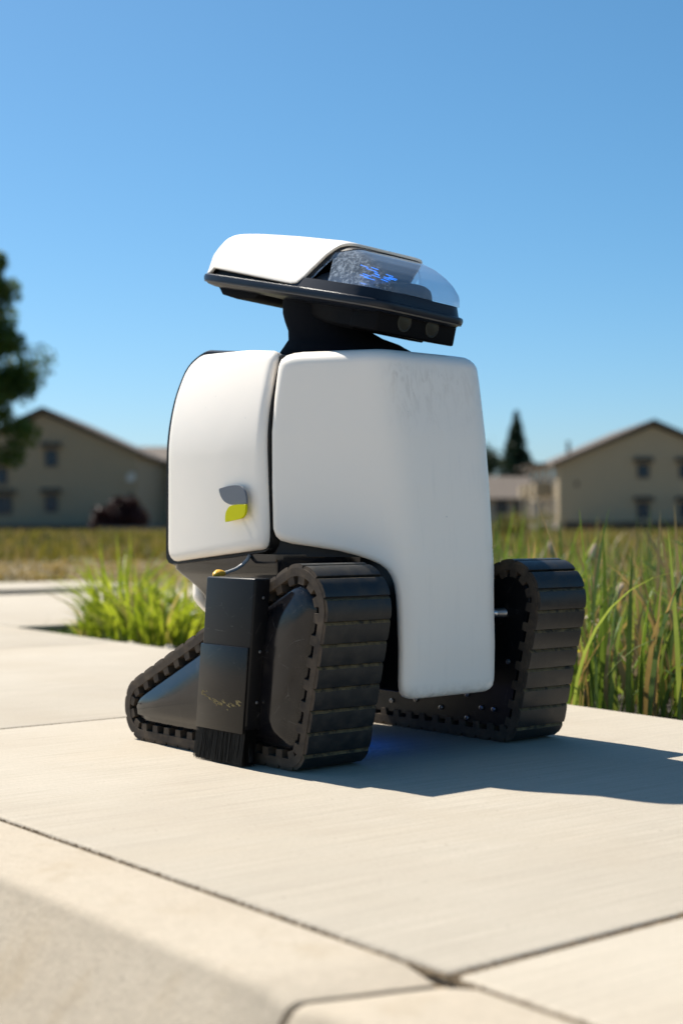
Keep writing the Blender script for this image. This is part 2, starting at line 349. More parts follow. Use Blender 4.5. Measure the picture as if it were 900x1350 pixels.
# ------------------------------------------------------------------ ground, road, pavement
A0 = Vector((.101, 1.409, 0)); KD = Vector((-.625, .781, 0)).normalized(); KN = Vector((.781, .625, 0)).normalized()     # kerb joint line, outward (away from the road)
E0 = Vector((.656, 3.37, 0)); ED = Vector((-.585, .811, 0)).normalized(); EN = Vector((.811, .585, 0)).normalized()      # far edge of the walk
BIG = 2500.0
def sheet(name, pts, mt, z, label=None):
    o = mesh(name, [(p[0], p[1], z) for p in pts], [tuple(range(len(pts)))], mt, None, False); o['kind'] = 'structure'; return o
k0 = A0 - KN * .08
sheet('ground', [k0 - KD * BIG, k0 + KN * BIG - KD * BIG, k0 + KN * BIG + KD * BIG, k0 + KD * BIG], M['field'], -.085)
sheet('road', [k0 + KD * BIG, k0 + KD * BIG - KN * BIG, k0 - KD * BIG - KN * BIG, k0 - KD * BIG], M['street_bounce'], -.165)

walk = empty('sidewalk'); walk['kind'] = 'structure'
def cross(u_along):                        # a cross joint: near end on the kerb line, far end on the far edge
    a = A0 + KD * u_along
    # intersect a + t*KN with far edge
    d = E0 - a; den = KN.x * ED.y - KN.y * ED.x; t = (d.x * ED.y - d.y * ED.x) / den
    return a, a + KN * t
JW = .0050
def slab(name, quad, z1=0.0, z0=-.10, bev=.008, mt=None, parent=None):
    c = sum((Vector(q) for q in quad), Vector()) / len(quad)
    n = len(quad); q2 = []
    for i in range(n):                     # inset by half the joint
        p = Vector(quad[i]); a = Vector(quad[i - 1]); b = Vector(quad[(i + 1) % n]); d1 = (p - a).normalized(); d2 = (b - p).normalized()
        n1 = Vector((-d1.y, d1.x, 0)); n2 = Vector((-d2.y, d2.x, 0))
        if n1.dot(c - p) < 0: n1 = -n1
        if n2.dot(c - p) < 0: n2 = -n2
        q2.append(p + (n1 + n2) * JW / max(.2, 1 + n1.dot(n2)) * 1.0)
    bm = bmesh.new(); T = [bm.verts.new((p.x, p.y, z1)) for p in q2]; B = [bm.verts.new((p.x, p.y, z0)) for p in q2]
    top = bm.faces.new(T); bm.faces.new(B[::-1])
    for i in range(n): bm.faces.new([T[i], B[i], B[(i + 1) % n], T[(i + 1) % n]])
    bmesh.ops.bevel(bm, geom=list(top.edges), offset=bev, segments=3, profile=.5, affect='EDGES')
    return from_bm(name, bm, mt or M['slab'], parent)
us = [-3.66, -1.83, 0, 1.83, 3.66, 5.49, 7.32, 9.15, 10.98]
for i in range(len(us) - 1):
    a, b = cross(us[i]); c, d = cross(us[i + 1]); slab('concrete_slab', [a, b, d, c], parent=walk)
ja, jb = A0 - KD * 3.7, A0 + KD * 11.0
mesh('joint_filler', [(ja.x, ja.y, -.0050), *[tuple(Vector((p.x, p.y, -.0050))) for p in (cross(-3.7)[1] - EN * .02, cross(11.0)[1] - EN * .02)], (jb.x, jb.y, -.0050)], [(0, 1, 2, 3)], M['joint'], walk, False)

random.seed(44)
V = []; F = []
def crumb(p, r):
    o = len(V); a = frand(0, math.tau)
    for k in range(4): V.append((p.x + r * math.cos(a + k * 1.571) * frand(.6, 1.2), p.y + r * math.sin(a + k * 1.571) * frand(.6, 1.2), p.z - r * .3))
    V.append((p.x, p.y, p.z + r * frand(.4, .9))); F.extend([(o + k, o + (k + 1) % 4, o + 4) for k in range(4)])
for k in range(5200):
    u_ = frand(-1.6, 4.2) if k % 2 else frand(-1.0, 1.6); q = A0 + KD * u_ + KN * random.gauss(0, .0042); crumb(Vector((q.x, q.y, -.0028)), frand(.0008, .0028))
for uu in (0, 1.83):
    for k in range(2200):
        q = A0 + KD * (uu + random.gauss(0, .0042)) + KN * frand(0, 1.6); crumb(Vector((q.x, q.y, -.0028)), frand(.0008, .0028))
o = mesh('joint_grit', V, F, M['joint'], walk, False); o['kind'] = 'stuff'

# kerb: rounded nose, battered face, cut into segments
kerb = empty('kerb'); kerb['kind'] = 'structure'
prof = [(0.0, -.012)] + [(-.004, 0.0), (-.05, 0), (-.1, -.0005)]
for k in range(9):
    a = R(90 - k * 68 / 8); prof.append((-.130 - .022 * math.cos(a), -.0225 + .022 * math.sin(a)))
prof += [(-.163, -.035), (-.204, -.10), (-.251, -.175), (0.0, -.175)]
def kerb_seg(u0, u1):
    n = 40; V = []; F = []; m = len(prof)
    for i in range(n + 1):
        t = i / n; u = u0 + JW + .0008 + (u1 - u0 - 2 * JW - .0016) * t; e = min(t, 1 - t) * (u1 - u0)
        sh = max(0, .006 - e) ** 2 / .006 * 1.6
        for (x, z) in prof:
            p = A0 + KD * (u - .34 * x) + KN * (x - JW); q = noise.noise(Vector((u * 6, x * 20, z * 20))) * .0012
            V.append((p.x - KN.x * q, p.y - KN.y * q, z + (q * .6 - sh if z > -.15 else 0)))
    for i in range(n):
        for k in range(m): F.append((i * m + k, i * m + (k + 1) % m, (i + 1) * m + (k + 1) % m, (i + 1) * m + k))
    F.append(tuple(range(m))[::-1]); F.append(tuple(n * m + k for k in range(m)))
    mesh('kerb_segment', V, F, M['kerb'], kerb, True, 50)
for i in range(6): kerb_seg(us[i], us[i + 1])
mesh('joint_filler', [tuple(A0 + KD * uu + KN * x + Vector((0, 0, z))) for uu in (-3.7, 7.3) for (x, z) in ((.004, -.012), (-.122, -.016), (-.140, -.035), (-.160, -.08), (-.190, -.17))], [(0, 5, 6, 1), (1, 6, 7, 2), (2, 7, 8, 3), (3, 8, 9, 4)], M['joint'], kerb, False)

# cross path beyond the planting bed, its far shade strip
def px(x, y, z=0.0):
    Y = 1950 * (CAMH - z) / (y - 690); return Vector(((x - 450) / 1950 * Y, Y, z))
path = empty('cross_path'); path['kind'] = 'structure'
p_a = px(22, 826); p_dir = Vector((.78, .626, 0)).normalized()
# far-edge points of the walk where the path leaves it
def on_edge(t): return E0 + ED * t
ta = (p_a - E0).dot(ED); base = on_edge(ta)
wd = 2.55
ts = [0, 1.83, 3.66, 5.49, 7.32, 9.15]
for i in range(5):
    q = [base + p_dir * ts[i] + EN * .006, base + p_dir * ts[i + 1], base + p_dir * ts[i + 1] + ED * wd, base + p_dir * ts[i] + ED * wd + EN * .006]
    slab('concrete_slab', q, parent=path)
q = [base - EN * .0, base + p_dir * 9.1, base + p_dir * 9.1 + ED * wd, base + ED * wd]
mesh('joint_filler', [(p.x, p.y, -.014) for p in q], [(0, 1, 2, 3)], M['joint'], path, False)
# low strip, a kerb shadow put into its dark colour, along the far side of the path, with a lit concrete end block
eb = base + ED * (wd + .05)
o = slab('path_edge_shade', [eb - p_dir * 3, eb + p_dir * .95, eb + p_dir * .95 + ED * .16, eb - p_dir * 3 + ED * .16], .045, -.1, .01, M['edging']); o['kind'] = 'structure'
o = slab('path_landing', [eb + p_dir * 1.0, eb + p_dir * 2.1, eb + p_dir * 2.1 + ED * .95, eb + p_dir * 1.0 + ED * .95], .03, -.1, .01, M['slab']); o['kind'] = 'structure'
# planting bed soil
b0 = on_edge(ta) + EN * .003
sb = [on_edge(ta), on_edge(-4.5), on_edge(-4.5) + EN * 6, base + p_dir * 8]
o = sheet('planting_bed', sb, M['soil'], -.045)

# ------------------------------------------------------------------ the robot (u forward, v to its far side, w up)
FW = Vector((.64509, -.76411, 0)); LT = Vector((.76411, .64509, 0)); OR = Vector((.16584, 2.78194, 0))
robot = empty('delivery_robot', OR, math.atan2(FW.y, FW.x))
tag(robot, 'white and black tracked delivery robot with visor head standing on the sidewalk', 'robot')

def uf(wv): return np.interp(wv, [.10, .2, .35, .5, .6, .7, .76], [.064, .066, .061, .049, .038, .022, .010])
CW, DL, PHI = .118, .042, R(55)
_s = np.linspace(0, .4, 401); _ph = PHI * np.clip((_s - (CW - DL)) / (2 * DL), 0, 1); _ph = PHI * ((_ph / PHI) ** 2 * (3 - 2 * _ph / PHI)) + R(2.5) * _s / .12
_U = -np.r_[0, np.cumsum(np.sin(_ph[:-1]) * np.diff(_s))]; _Vv = np.r_[0, np.cumsum(np.cos(_ph[:-1]) * np.diff(_s))]
def plan(s): a = abs(s); return np.interp(a, _s, _U), np.sign(s) * np.interp(a, _s, _Vv), np.interp(a, _s, _ph) * np.sign(s)
SM_W = [.111, .1125, .116, .122, .132, .146, .20, .27, .300, .320, .335, .347, .356, .364, .372, .380, .387, .392, .398, .406, .42, .50, .60, .66, .70, .725, .738, .746, .750, .752]
SM_S = [.090, .104, .116, .123, .127, .1285, .129, .130, .1315, .135, .141, .150, .163, .182, .208, .242, .293, .331, .355, .3645, .369, .367, .360, .351, .343, .337, .331, .320, .306, .288]
def build_front_panel():
    W = []
    for a, b in zip(SM_W[:-1], SM_W[1:]):
        n = max(1, int(math.ceil((b - a) / .012))); W += list(np.linspace(a, b, n, endpoint=False))
    W.append(SM_W[-1]); W = np.array(W)
    def smax(wv): return np.interp(wv, SM_W, SM_S)
    wd_ = np.linspace(SM_W[0], SM_W[-1], 500); P = np.r_[np.c_[smax(wd_), wd_], np.c_[-smax(wd_)[::-1], wd_[::-1]]]
    NC = 72; T = np.linspace(-1, 1, NC + 1); T = np.sign(T) * (1 - (1 - np.abs(T)) ** 1.45)
    Q = np.array([(t * smax(wv), wv) for wv in W for t in T]); d = dist_poly(Q, P)
    V = []
    for (s, wv), dd in zip(Q, d):
        r = .013 if wv < .6 else .013 + (wv - .6) / .15 * .016
        e = 0 if dd >= r else r - math.sqrt(max(0, r * r - (r - dd) ** 2))
        u, v, ph = plan(s); u = u + uf(wv)
        # chest bulges a touch
        V.append((u - math.cos(ph) * e, v - math.sin(ph) * e, wv))
    F = []; n = NC + 1
    for i in range(len(W) - 1):
        for k in range(NC): F.append((i * n + k, i * n + k + 1, (i + 1) * n + k + 1, (i + 1) * n + k))
    thick(V, F, len(W), n, [plan(q[0])[2] for q in Q], .012)
    return mesh('front_panel', V, F, M['white_front'], robot, True, 70)
def thick(V, F, nr, n, ph, th):
    N = len(V)
    for i in range(N): u, v, wv = V[i]; V.append((u - math.cos(ph[i]) * th, v - math.sin(ph[i]) * th, wv))
    F += [tuple(N + k for k in f[::-1]) for f in list(F)]
    for k in range(n - 1): F.append((k + 1, k, N + k, N + k + 1)); b = (nr - 1) * n; F.append((b + k, b + k + 1, N + b + k + 1, N + b + k))
    for i in range(nr - 1): F.append((i * n, (i + 1) * n, N + (i + 1) * n, N + i * n)); b = n - 1; F.append(((i + 1) * n + b, i * n + b, N + i * n + b, N + (i + 1) * n + b))
fp = build_front_panel()

def vside(wv): return -.25 + np.where(wv > .56, .047 * (np.clip(wv - .56, 0, 1) / .2) ** 2, 0)
SP = round_poly([(-.515, .350, .026), (-.514, .47, .3), (-.513, .69, .3), (-.505, .752, .06), (-.470, .774, .045), (-.30, .768, .3), (-.207, .758, .020), (-.194, .68, .2), (-.188, .58, .3), (-.179, .42, .2), (-.182, .3822, .018)], 8)
def build_side_panel(sg):
    P = resample(SP, 150); cen = np.array([-.33, .56]); rings = [1, .996, .99, .98, .965, .945, .92, .88, .82, .72, .6, .45, .3, .15]
    V = []; 
    for s in rings:
        Q = cen + (P - cen) * s; d = dist_poly(Q, P)
        for q, dd in zip(Q, d):
            r = .015; e = 0 if dd >= r else r - math.sqrt(max(0, r * r - (r - dd) ** 2))
            bul = .008 * (1 - ((q[0] + .33) / .18) ** 2)
            V.append((q[0], sg * -1 * (float(vside(q[1])) - bul + e * .8), q[1]))
    n = len(P); V.append((cen[0], sg * -1 * (float(vside(cen[1])) - .008), cen[1])); F = []
    for i in range(len(rings) - 1):
        for k in range(n):
            f = (i * n + k, i * n + (k + 1) % n, (i + 1) * n + (k + 1) % n, (i + 1) * n + k); F.append(f if sg > 0 else f[::-1])
    L = (len(rings) - 1) * n
    for k in range(n): f = (L + k, L + (k + 1) % n, len(V) - 1); F.append(f if sg > 0 else f[::-1])
    b_ = len(V)
    for k in range(n): x, y, z = V[k]; q = cen + (np.array([x, z]) - cen) * .985; V.append((q[0], y - sg * .012, q[1]))
    for k in range(n): F.append((k, b_ + k, b_ + (k + 1) % n, (k + 1) % n))
    o = mesh('side_panel', V, F, M['white'], robot, True, 70); _b = bmesh.new(); _b.from_mesh(o.data); bmesh.ops.recalc_face_normals(_b, faces=_b.faces); _b.to_mesh(o.data); _b.free(); return o
# orientation check is done on the mesh: outward normals must point away from v = 0
for sg in (-1, 1):
    o = build_side_panel(sg); nrm = o.data.polygons[len(o.data.polygons) // 2].normal.y
    if nrm * sg < 0:
        o.data.flip_normals()
_b = bmesh.new(); _b.from_mesh(fp.data); bmesh.ops.recalc_face_normals(_b, faces=_b.faces); _b.to_mesh(fp.data); _b.free()

# black body shell: rear frame rim, core behind the white panels, hopper underneath
bm = bmesh.new()
SO = round_poly([(-.533, .342, .02), (-.531, .47, .3), (-.529, .695, .3), (-.522, .763, .06), (-.478, .786, .045), (-.30, .766, .3), (-.19, .748, .02), (-.18, .60, .2), (-.175, .376, .02), (-.30, .362, .3)], 6)
P = resample(SO, 120)
rows = []
for vv in (-1, -.96, -.5, 0, .5, .96, 1):
    row = []
    for q in P:
        hw = abs(float(vside(q[1]))) - .010
        c = np.array([-.34, .56]); qq = c + (q - c) * (.985 if abs(vv) == 1 else 1.0)
        row.append(bm.verts.new((qq[0], vv * hw, qq[1])))
    rows.append(row)
for r0, r1 in zip(rows[:-1], rows[1:]):
    for k in range(120): bm.faces.new([r0[k], r0[(k + 1) % 120], r1[(k + 1) % 120], r1[k]])
for r in (rows[0], rows[-1]):
    ce = bm.verts.new((-.34, sum(x.co.y for x in r) / 120, .56))
    for k in range(120): bm.faces.new([r[k], r[(k + 1) % 120], ce])
shell = from_bm('body_shell', bm, M['satin'], robot)
# core following the inside of the front panel
def loft(name, levels, mt, parent, auto=40):
    n = len(levels[0][1]); V = []; F = []
    for (wv, poly) in levels:
        for p in poly: V.append((p[0], p[1], wv))
    for i in range(len(levels) - 1):
        for k in range(n): F.append((i * n + k, i * n + (k + 1) % n, (i + 1) * n + (k + 1) % n, (i + 1) * n + k))
    F.append(tuple(range(n))[::-1]); F.append(tuple((len(levels) - 1) * n + k for k in range(n)))
    return mesh(name, V, F, mt, parent, True, auto)
lev = []
for wv in (.368, .39, .45, .55, .65, .70, .735):
    k = 1 if wv < .6 else 1 - (wv - .6) * .35; u0 = float(uf(wv)) - .034
    lev.append((wv, round_poly([(u0, -.09 * k, .03), (u0, .09 * k, .03), (u0 - .205, .224 * k, .01), (-.47, .224 * k, .02), (-.47, -.224 * k, .02), (u0 - .205, -.224 * k, .01)], 4)))
loft('body_core', lev, M['gasket'], robot)
lev = []
for wv, ur, hw, ufr in ((.110, -.468, .172, -.075), (.20, -.474, .178, -.07), (.262, -.480, .184, -.066), (.285, -.487, .191, -.062), (.302, -.496, .203, -.058), (.316, -.506, .216, -.054), (.328, -.515, .228, -.05), (.338, -.521, .236, -.05), (.372, -.521, .236, -.05)):
    lev.append((wv, round_poly([(ufr, -.07, .02), (ufr, .07, .02), (ufr - .11, hw, .02), (ur, hw, .03), (ur, -hw, .03), (ufr - .11, -hw, .02)], 5)))
hop = loft('hopper', lev, M['gloss_clean'], robot, 60)
# leg backing between the tracks (black, behind the white front leg)
from_bm('leg_frame', bbox_bm((-.10, -.108, .122), (.040, .108, .38), .008), M['satin'], robot)
# top deck under the neck
lev = [(.735, round_poly([(-.05, -.09, .03), (-.05, .09, .03), (-.2, .2, .02), (-.44, .2, .05), (-.44, -.2, .05), (-.2, -.2, .02)], 4)), (.748, round_poly([(-.06, -.08, .03), (-.06, .08, .03), (-.205, .19, .02), (-.43, .19, .05), (-.43, -.19, .05), (-.205, -.19, .02)], 4))]
loft('top_deck', lev, M['gasket'], robot)
# rear lower panel, white, only its corner shows
def build_rear():
    W = np.linspace(.235, .36, 22); T = np.linspace(-1, 1, 31); V = []; F = []
    for wv in W:
        hv = .150 - max(0, (.275 - wv)) * .9
        for t in T:
            e = max(0, abs(t) - .8) / .2; V.append((-.582 + .055 * e * e + .03 * max(0, (.27 - wv) / .035) ** 2, t * hv, wv))
    for i in range(len(W) - 1):
        for k in range(30): F.append((i * 31 + k, i * 31 + k + 1, (i + 1) * 31 + k + 1, (i + 1) * 31 + k))
    o = mesh('rear_panel', V, F, M['white'], robot); solidify(o, .02, 0)
build_rear()
from_bm('rear_mount', bbox_bm((-.57, -.07, .25), (-.46, .07, .335), .01), M['satin'], robot)
# blue light under the chassis and cross members
box('under_light', (-.24, -.10, .1025), (-.12, -.06, .1085), M['underled'], robot, .001)
for uu in (-.40, -.12): mesh('axle_beam', *tube([(uu, -.205, .135), (uu, .205, .135)], .012, 10), M['satin'], robot, True, 40)

# ---- tracks
def hull_path(circs, n=400):
    pts = []
    for (x, y, r) in circs:
        for k in range(240): a = 2 * math.pi * k / 240; pts.append((x + r * math.cos(a), y + r * math.sin(a)))
    pts = sorted(set((round(a, 6), round(b, 6)) for a, b in pts))
    def half(ps):
        h = []
        for p in ps:
            while len(h) > 1 and (h[-1][0] - h[-2][0]) * (p[1] - h[-2][1]) - (h[-1][1] - h[-2][1]) * (p[0] - h[-2][0]) <= 0: h.pop()
            h.append(p)
        return h
    lo = half(pts); up = half(pts[::-1]); return resample(lo[:-1] + up[:-1], n)      # counter-clockwise
CIR = [(-.47, .064, .064), (.025, .281, .080), (.0, .050, .050)]
def circ(d): return [(x, y, max(r - d, .001)) for (x, y, r) in CIR]
BASE = hull_path(circ(.0072), 720)               # surface the tread blocks sit on
per = np.r_[0, np.cumsum(np.linalg.norm(np.diff(np.r_[BASE, BASE[:1]], axis=0), axis=1))]; PL = per[-1]
NB = int(round(PL / .0392)); PITCH = PL / NB
def at_s(s):
    s = s % PL; B = np.r_[BASE, BASE[:1]]; p = np.array([np.interp(s, per, B[:, 0]), np.interp(s, per, B[:, 1])])
    p2 = np.array([np.interp((s + .004) % PL, per, B[:, 0]), np.interp((s + .004) % PL, per, B[:, 1])]); p1 = np.array([np.interp((s - .004) % PL, per, B[:, 0]), np.interp((s - .004) % PL, per, B[:, 1])])
    t = (p2 - p1); t /= np.linalg.norm(t); return p, t, np.array([t[1], -t[0]])       # outward normal for ccw
TW = .1375
# tread block bent round the track: worn top, dusty sloping edge
BP = [(-.485, -.001), (-.468, .0058), (-.30, .0070), (.0, .0070), (.22, .0066), (.36, .0060), (.465, .0022), (.480, -.001)]
def tread_block(i, lo, hi, parent):
    V = []; F = []; mi = []; n = len(BP); cut_ = frand(.0, .0012)
    for (q, h) in BP:
        p, t, nn = at_s((i + q) * PITCH); x = p + nn * h; e = .0012 if h > .004 else 0
        V += [(x[0], lo + e + cut_, x[1]), (x[0], hi - e - cut_, x[1])]
    for k in range(n - 1): F.append((2 * k, 2 * k + 1, 2 * k + 3, 2 * k + 2)); mi.append(1 if k >= 5 else 0)
    F.append(tuple(2 * k for k in range(n))); F.append(tuple(2 * k + 1 for k in range(n))[::-1]); mi += [2, 2]
    me = bpy.data.meshes.new('tread_block'); me.from_pydata([tuple(map(float, v)) for v in V], [], F); me.update()
    for m_ in (M['tread'], M['belt_dirt'], M['belt']): me.materials.append(m_)
    me.polygons.foreach_set('material_index', mi); bm = bmesh.new(); bm.from_mesh(me); bmesh.ops.recalc_face_normals(bm, faces=bm.faces); bm.to_mesh(me); bm.free()
    me.polygons.foreach_set('use_smooth', [True] * len(me.polygons)); me.set_sharp_from_angle(angle=R(25)); return link('tread_block', me, parent)
bolt_me = None
def make_track(sg):
    """sg -1 near track, +1 far track; outer face at v = sg*.3375"""
    v0 = -.3375 if sg < 0 else .3265; vi = sg * .189; lo, hi = min(v0, vi), max(v0, vi)
    inner = hull_path(circ(.0215), 720)
    bm = bmesh.new(); n = 720; Rr = []
    for P_, vv in ((BASE, lo), (BASE, hi), (inner, hi), (inner, lo)): Rr.append([bm.verts.new((p[0], vv, p[1])) for p in P_])
    for a, b in ((0, 1), (1, 2), (2, 3), (3, 0)):
        for k in range(n): bm.faces.new([Rr[a][k], Rr[a][(k + 1) % n], Rr[b][(k + 1) % n], Rr[b][k]])
    # drive teeth on the inside and side cleats that bridge to the blocks
    for i in range(NB):
        p, t, nn = at_s((i + .5) * PITCH)
        for (c0, c1, d0, d1, va, vb) in ((-.0095, .0095, -.028, -.011, lo + .0008, hi - .0008),):
            q = [p + t * c0 * .82 + nn * d0, p + t * c1 * .82 + nn * d0, p + t * c1 + nn * d1, p + t * c0 + nn * d1]
            prism_bm([tuple(x) for x in q], 'v', va, vb, 0, 1, bm)
    tr = from_bm('track', bm, M['belt'], robot, True, 30)
    tr['label'] = 'near rubber track with dusty belt and brush' if sg < 0 else 'far rubber track in shade'
    for i in range(NB): tread_block(i, lo, hi, tr)
    # bulged outer cover
    rings = [(hull_path(circ(.034), 160), .024), (hull_path(circ(.034), 160), .012), (hull_path(circ(.037), 160), .006), (hull_path(circ(.043), 160), .0015), (hull_path(circ(.049), 160), -.001)]
    b0_ = hull_path(circ(.049), 160); ce = np.array([-.09, .13])
    for s, h in ((.93, -.0045), (.86, -.008), (.78, -.0105), (.6, -.0125), (.3, -.0135)): rings.append((ce + (b0_ - ce) * s, h))
    V = []; F = []; n = 160
    for P_, h in rings:
        # align by angle around the centre so rings do not twist
        ang = np.arctan2(P_[:, 1] - ce[1], P_[:, 0] - ce[0]); o_ = np.argsort(ang); an = ang[o_]; Pq = P_[o_]
        th = np.linspace(-math.pi, math.pi, n, endpoint=False); ax = np.r_[an - 2 * math.pi, an, an + 2 * math.pi]
        X = np.interp(th, ax, np.r_[Pq[:, 0], Pq[:, 0], Pq[:, 0]]); Yq = np.interp(th, ax, np.r_[Pq[:, 1], Pq[:, 1], Pq[:, 1]])
        for x, y in zip(X, Yq): V.append((x, v0 - sg * h, y))
    for i in range(len(rings) - 1):
        for k in range(n): F.append((i * n + k, i * n + (k + 1) % n, (i + 1) * n + (k + 1) % n, (i + 1) * n + k))
    V.append((ce[0], v0 + sg * .0135, ce[1])); L_ = (len(rings) - 1) * n
    for k in range(n): F.append((L_ + k, L_ + (k + 1) % n, len(V) - 1))
    cv = mesh('side_cover', V, F, M['gloss'], tr, True, 60)
    # inner frame plate with bolts
    pl = from_bm('frame_plate', prism_bm([tuple(p) for p in hull_path(circ(.030), 90)], 'v', sg * .193, sg * .208, .002, 1), M['satin'], tr)
    for (u_, w_) in [(-.318, .053), (-.243, .062), (-.168, .053), (-.093, .086), (-.053, .063), (-.019, .063), (-.093, .039), (.02, .16)]:
        mesh('bolt', *lathe([(0, .0052), (.003, .0052), (.0042, .0044), (.0045, .0028), (.0025, .0026), (.0025, 0)], 10, (u_, sg * .193, w_), (0, -sg, 0)), M['bolt'], tr, True, 40)
    # wheels inside (hub discs)
    for (x, y, r) in CIR: mesh('wheel', *lathe([(0, r - .032), (.012, r - .028), (.085, r - .028), (.097, r - .032)], 28, (x, sg * .212, y), (0, sg, 0)), M['satin'], tr, True, 40)
    return tr
near = make_track(-1); far = make_track(1)
# tensioner bolt with thread on the far track, seen beside the front panel
prof_b = []
for k in range(9): prof_b += [(.004 * k, .0060), (.004 * k + .002, .0095)]
mesh('tension_bolt', *lathe([(-.004, .003), (-.002, .005)] + prof_b + [(.037, .006)], 14, (.012, .160, .256), (-.1, 1, -.03)), M['steel'], far, True, 50)

# ---- brush housing on the near track
bh = from_bm('brush_housing', bbox_bm((-.186, -.379, .066), (-.040, -.343, .334), .004, 3), M['satin'], robot)
bh.data.transform(Matrix(((1, 0, .105, -.036), (0, 1, 0, 0), (0, 0, 1, 0), (0, 0, 0, 1))))
bm = bbox_bm((-.185, -.3835, .060), (-.0425, -.3795, .213), .0015, 2)
wp = from_bm('wear_plate', bm, M['plate'], bh); wp.data.transform(Matrix(((1, 0, .105, -.036), (0, 1, 0, 0), (0, 0, 1, 0), (0, 0, 0, 1))))
def sh(u, w_): return u + .105 * w_ - .036
for (u_, w_, vv) in ((-.044, .30, -.352), (-.044, .205, -.352), (-.044, .115, -.352)):
    mesh('screw', *lathe([(0, .003), (.0015, .003), (.002, .0015)], 8, (sh(-.040, w_), -.358, w_), (1, 0, 0)), M['bolt'], bh, True, 40)
V = []; F = []
for k in range(40):           # dried mud: thin ragged streaks scraped across the plate
    t_ = frand(0, 1); u_ = -.172 + .118 * t_; w_ = .128 - .020 * math.sin(t_ * 2.6) + random.gauss(0, .0035); l = frand(.003, .016); o_ = len(V)
    for q in range(5):
        f_ = q / 4; h_ = .0011 * math.sin(math.pi * (f_ * .9 + .05)) * frand(.4, 1.3); uu = u_ - l / 2 + l * f_; ww = w_ - .25 * l * f_
        V += [(sh(uu, ww), -.38375, ww - h_), (sh(uu, ww), -.38375, ww + h_)]
    F += [(o_ + 2 * q, o_ + 2 * q + 2, o_ + 2 * q + 3, o_ + 2 * q + 1) for q in range(4)]
mesh('mud_smear', V, F, M['scuff'], bh, False)
# bristles
V = []; F = []
for k in range(4200):
    u_ = frand(-.188, -.040); v_ = frand(-.3785, -.352); w1 = .074; w0 = .003 + frand(-.002, .004); r = .0006
    du = frand(-.004, .004); dv = frand(-.004, .003); b_ = len(V)
    a_ = (sh(u_, w1), v_, w1); c_ = (sh(u_, w0) + du - .004, v_ + dv, w0)
    V += [(a_[0] - r, a_[1], a_[2]), (a_[0] + r, a_[1], a_[2]), (c_[0] + r * .8, c_[1], c_[2]), (c_[0] - r * .8, c_[1], c_[2])]; F.append((b_, b_ + 1, b_ + 2, b_ + 3))
br = mesh('brush', V, F, M['bristle'], bh, False); br['kind'] = 'stuff'
box('brush_backing', (sh(-.186, .04), -.366, .008), (sh(-.044, .04), -.356, .075), M['gasket'], bh, .001)
# cable from the hopper to a yellow connector on the housing
mesh('cable', *tube([(-.247, -.236, .372), (-.246, -.243, .361), (-.250, -.254, .350), (-.246, -.272, .343), (-.236, -.295, .339), (-.222, -.318, .336)], .0035, 8), M['tube'], robot)
mesh('cable_plug', *tube([(-.226, -.312, .337), (-.220, -.322, .3365), (-.206, -.340, .337), (-.190, -.356, .3365), (-.18, -.366, .336)], [.004, .007, .0085, .0065, .002], 10), M['yellow'], robot)

# ---- leaf emblem standing off the side panel
def leaf_poly(pts, n=10):
    out = []
    for (p0, c1, c2, p3) in pts:
        for k in range(n):
            t = k / n; a = (1 - t) ** 3; b = 3 * (1 - t) ** 2 * t; c = 3 * (1 - t) * t * t; d = t ** 3
            out.append((a * p0[0] + b * c1[0] + c * c2[0] + d * p3[0], a * p0[1] + b * c1[1] + c * c2[1] + d * p3[1]))
    return out
em = empty('emblem'); em.parent = robot
up_leaf = leaf_poly([((-.302, .4965), (-.28, .500), (-.258, .5035), (-.238, .5015)), ((-.238, .5015), (-.222, .499), (-.213, .486), (-.2135, .467)), ((-.2135, .467), (-.235, .466), (-.255, .463), (-.272, .4675)), ((-.272, .4675), (-.290, .472), (-.299, .483), (-.302, .4965))])
lo_leaf = leaf_poly([((-.214, .4655), (-.213, .452), (-.217, .442), (-.228, .4395)), ((-.228, .4395), (-.245, .4365), (-.262, .435), (-.279, .4325)), ((-.279, .4325), (-.280, .447), (-.277, .459), (-.262, .4635)), ((-.262, .4635), (-.247, .466), (-.23, .466), (-.214, .4655))])
from_bm('grey_leaf', prism_bm(up_leaf, 'v', -.2700, -.2655, .0008, 1), M['logo_grey'], em)
from_bm('lime_leaf', prism_bm(lo_leaf, 'v', -.2715, -.2665, .0008, 1), M['logo_lime'], em)
for (u_, w_) in ((-.245, .483), (-.25, .449)): mesh('standoff', *tube([(u_, -.25, w_), (u_, -.268, w_)], .004, 8), M['logo_grey'], em)

# ---- neck sleeve and head
Dh = Vector((.72, -.69, 0)).normalized(); pit = R(12.2); rol = R(2.5)
ha = Vector((Dh.x * math.cos(pit), Dh.y * math.cos(pit), -math.sin(pit))); hb0 = Vector((-Dh.y, Dh.x, 0)); hc0 = ha.cross(hb0)
hb = hb0 * math.cos(rol) - hc0 * math.sin(rol); hc = hc0 * math.cos(rol) + hb0 * math.sin(rol)
HC = Vector((-.0047, 2.9353, .8887)) + hb * .008
RW = Matrix.Translation(OR) @ Matrix.Rotation(math.atan2(FW.y, FW.x), 4, 'Z')
HS = Matrix.Translation((-.02, 0, 0)) @ Matrix.Diagonal((1.095, 1.06, 1.02, 1)) @ Matrix.Translation((.02, 0, 0))
HM = RW.inverted() @ Matrix(((ha.x, hb.x, hc.x, HC.x), (ha.y, hb.y, hc.y, HC.y), (ha.z, hb.z, hc.z, HC.z), (0, 0, 0, 1))) @ HS   # head -> robot
def w2r(p): return RW.inverted() @ Vector(p)
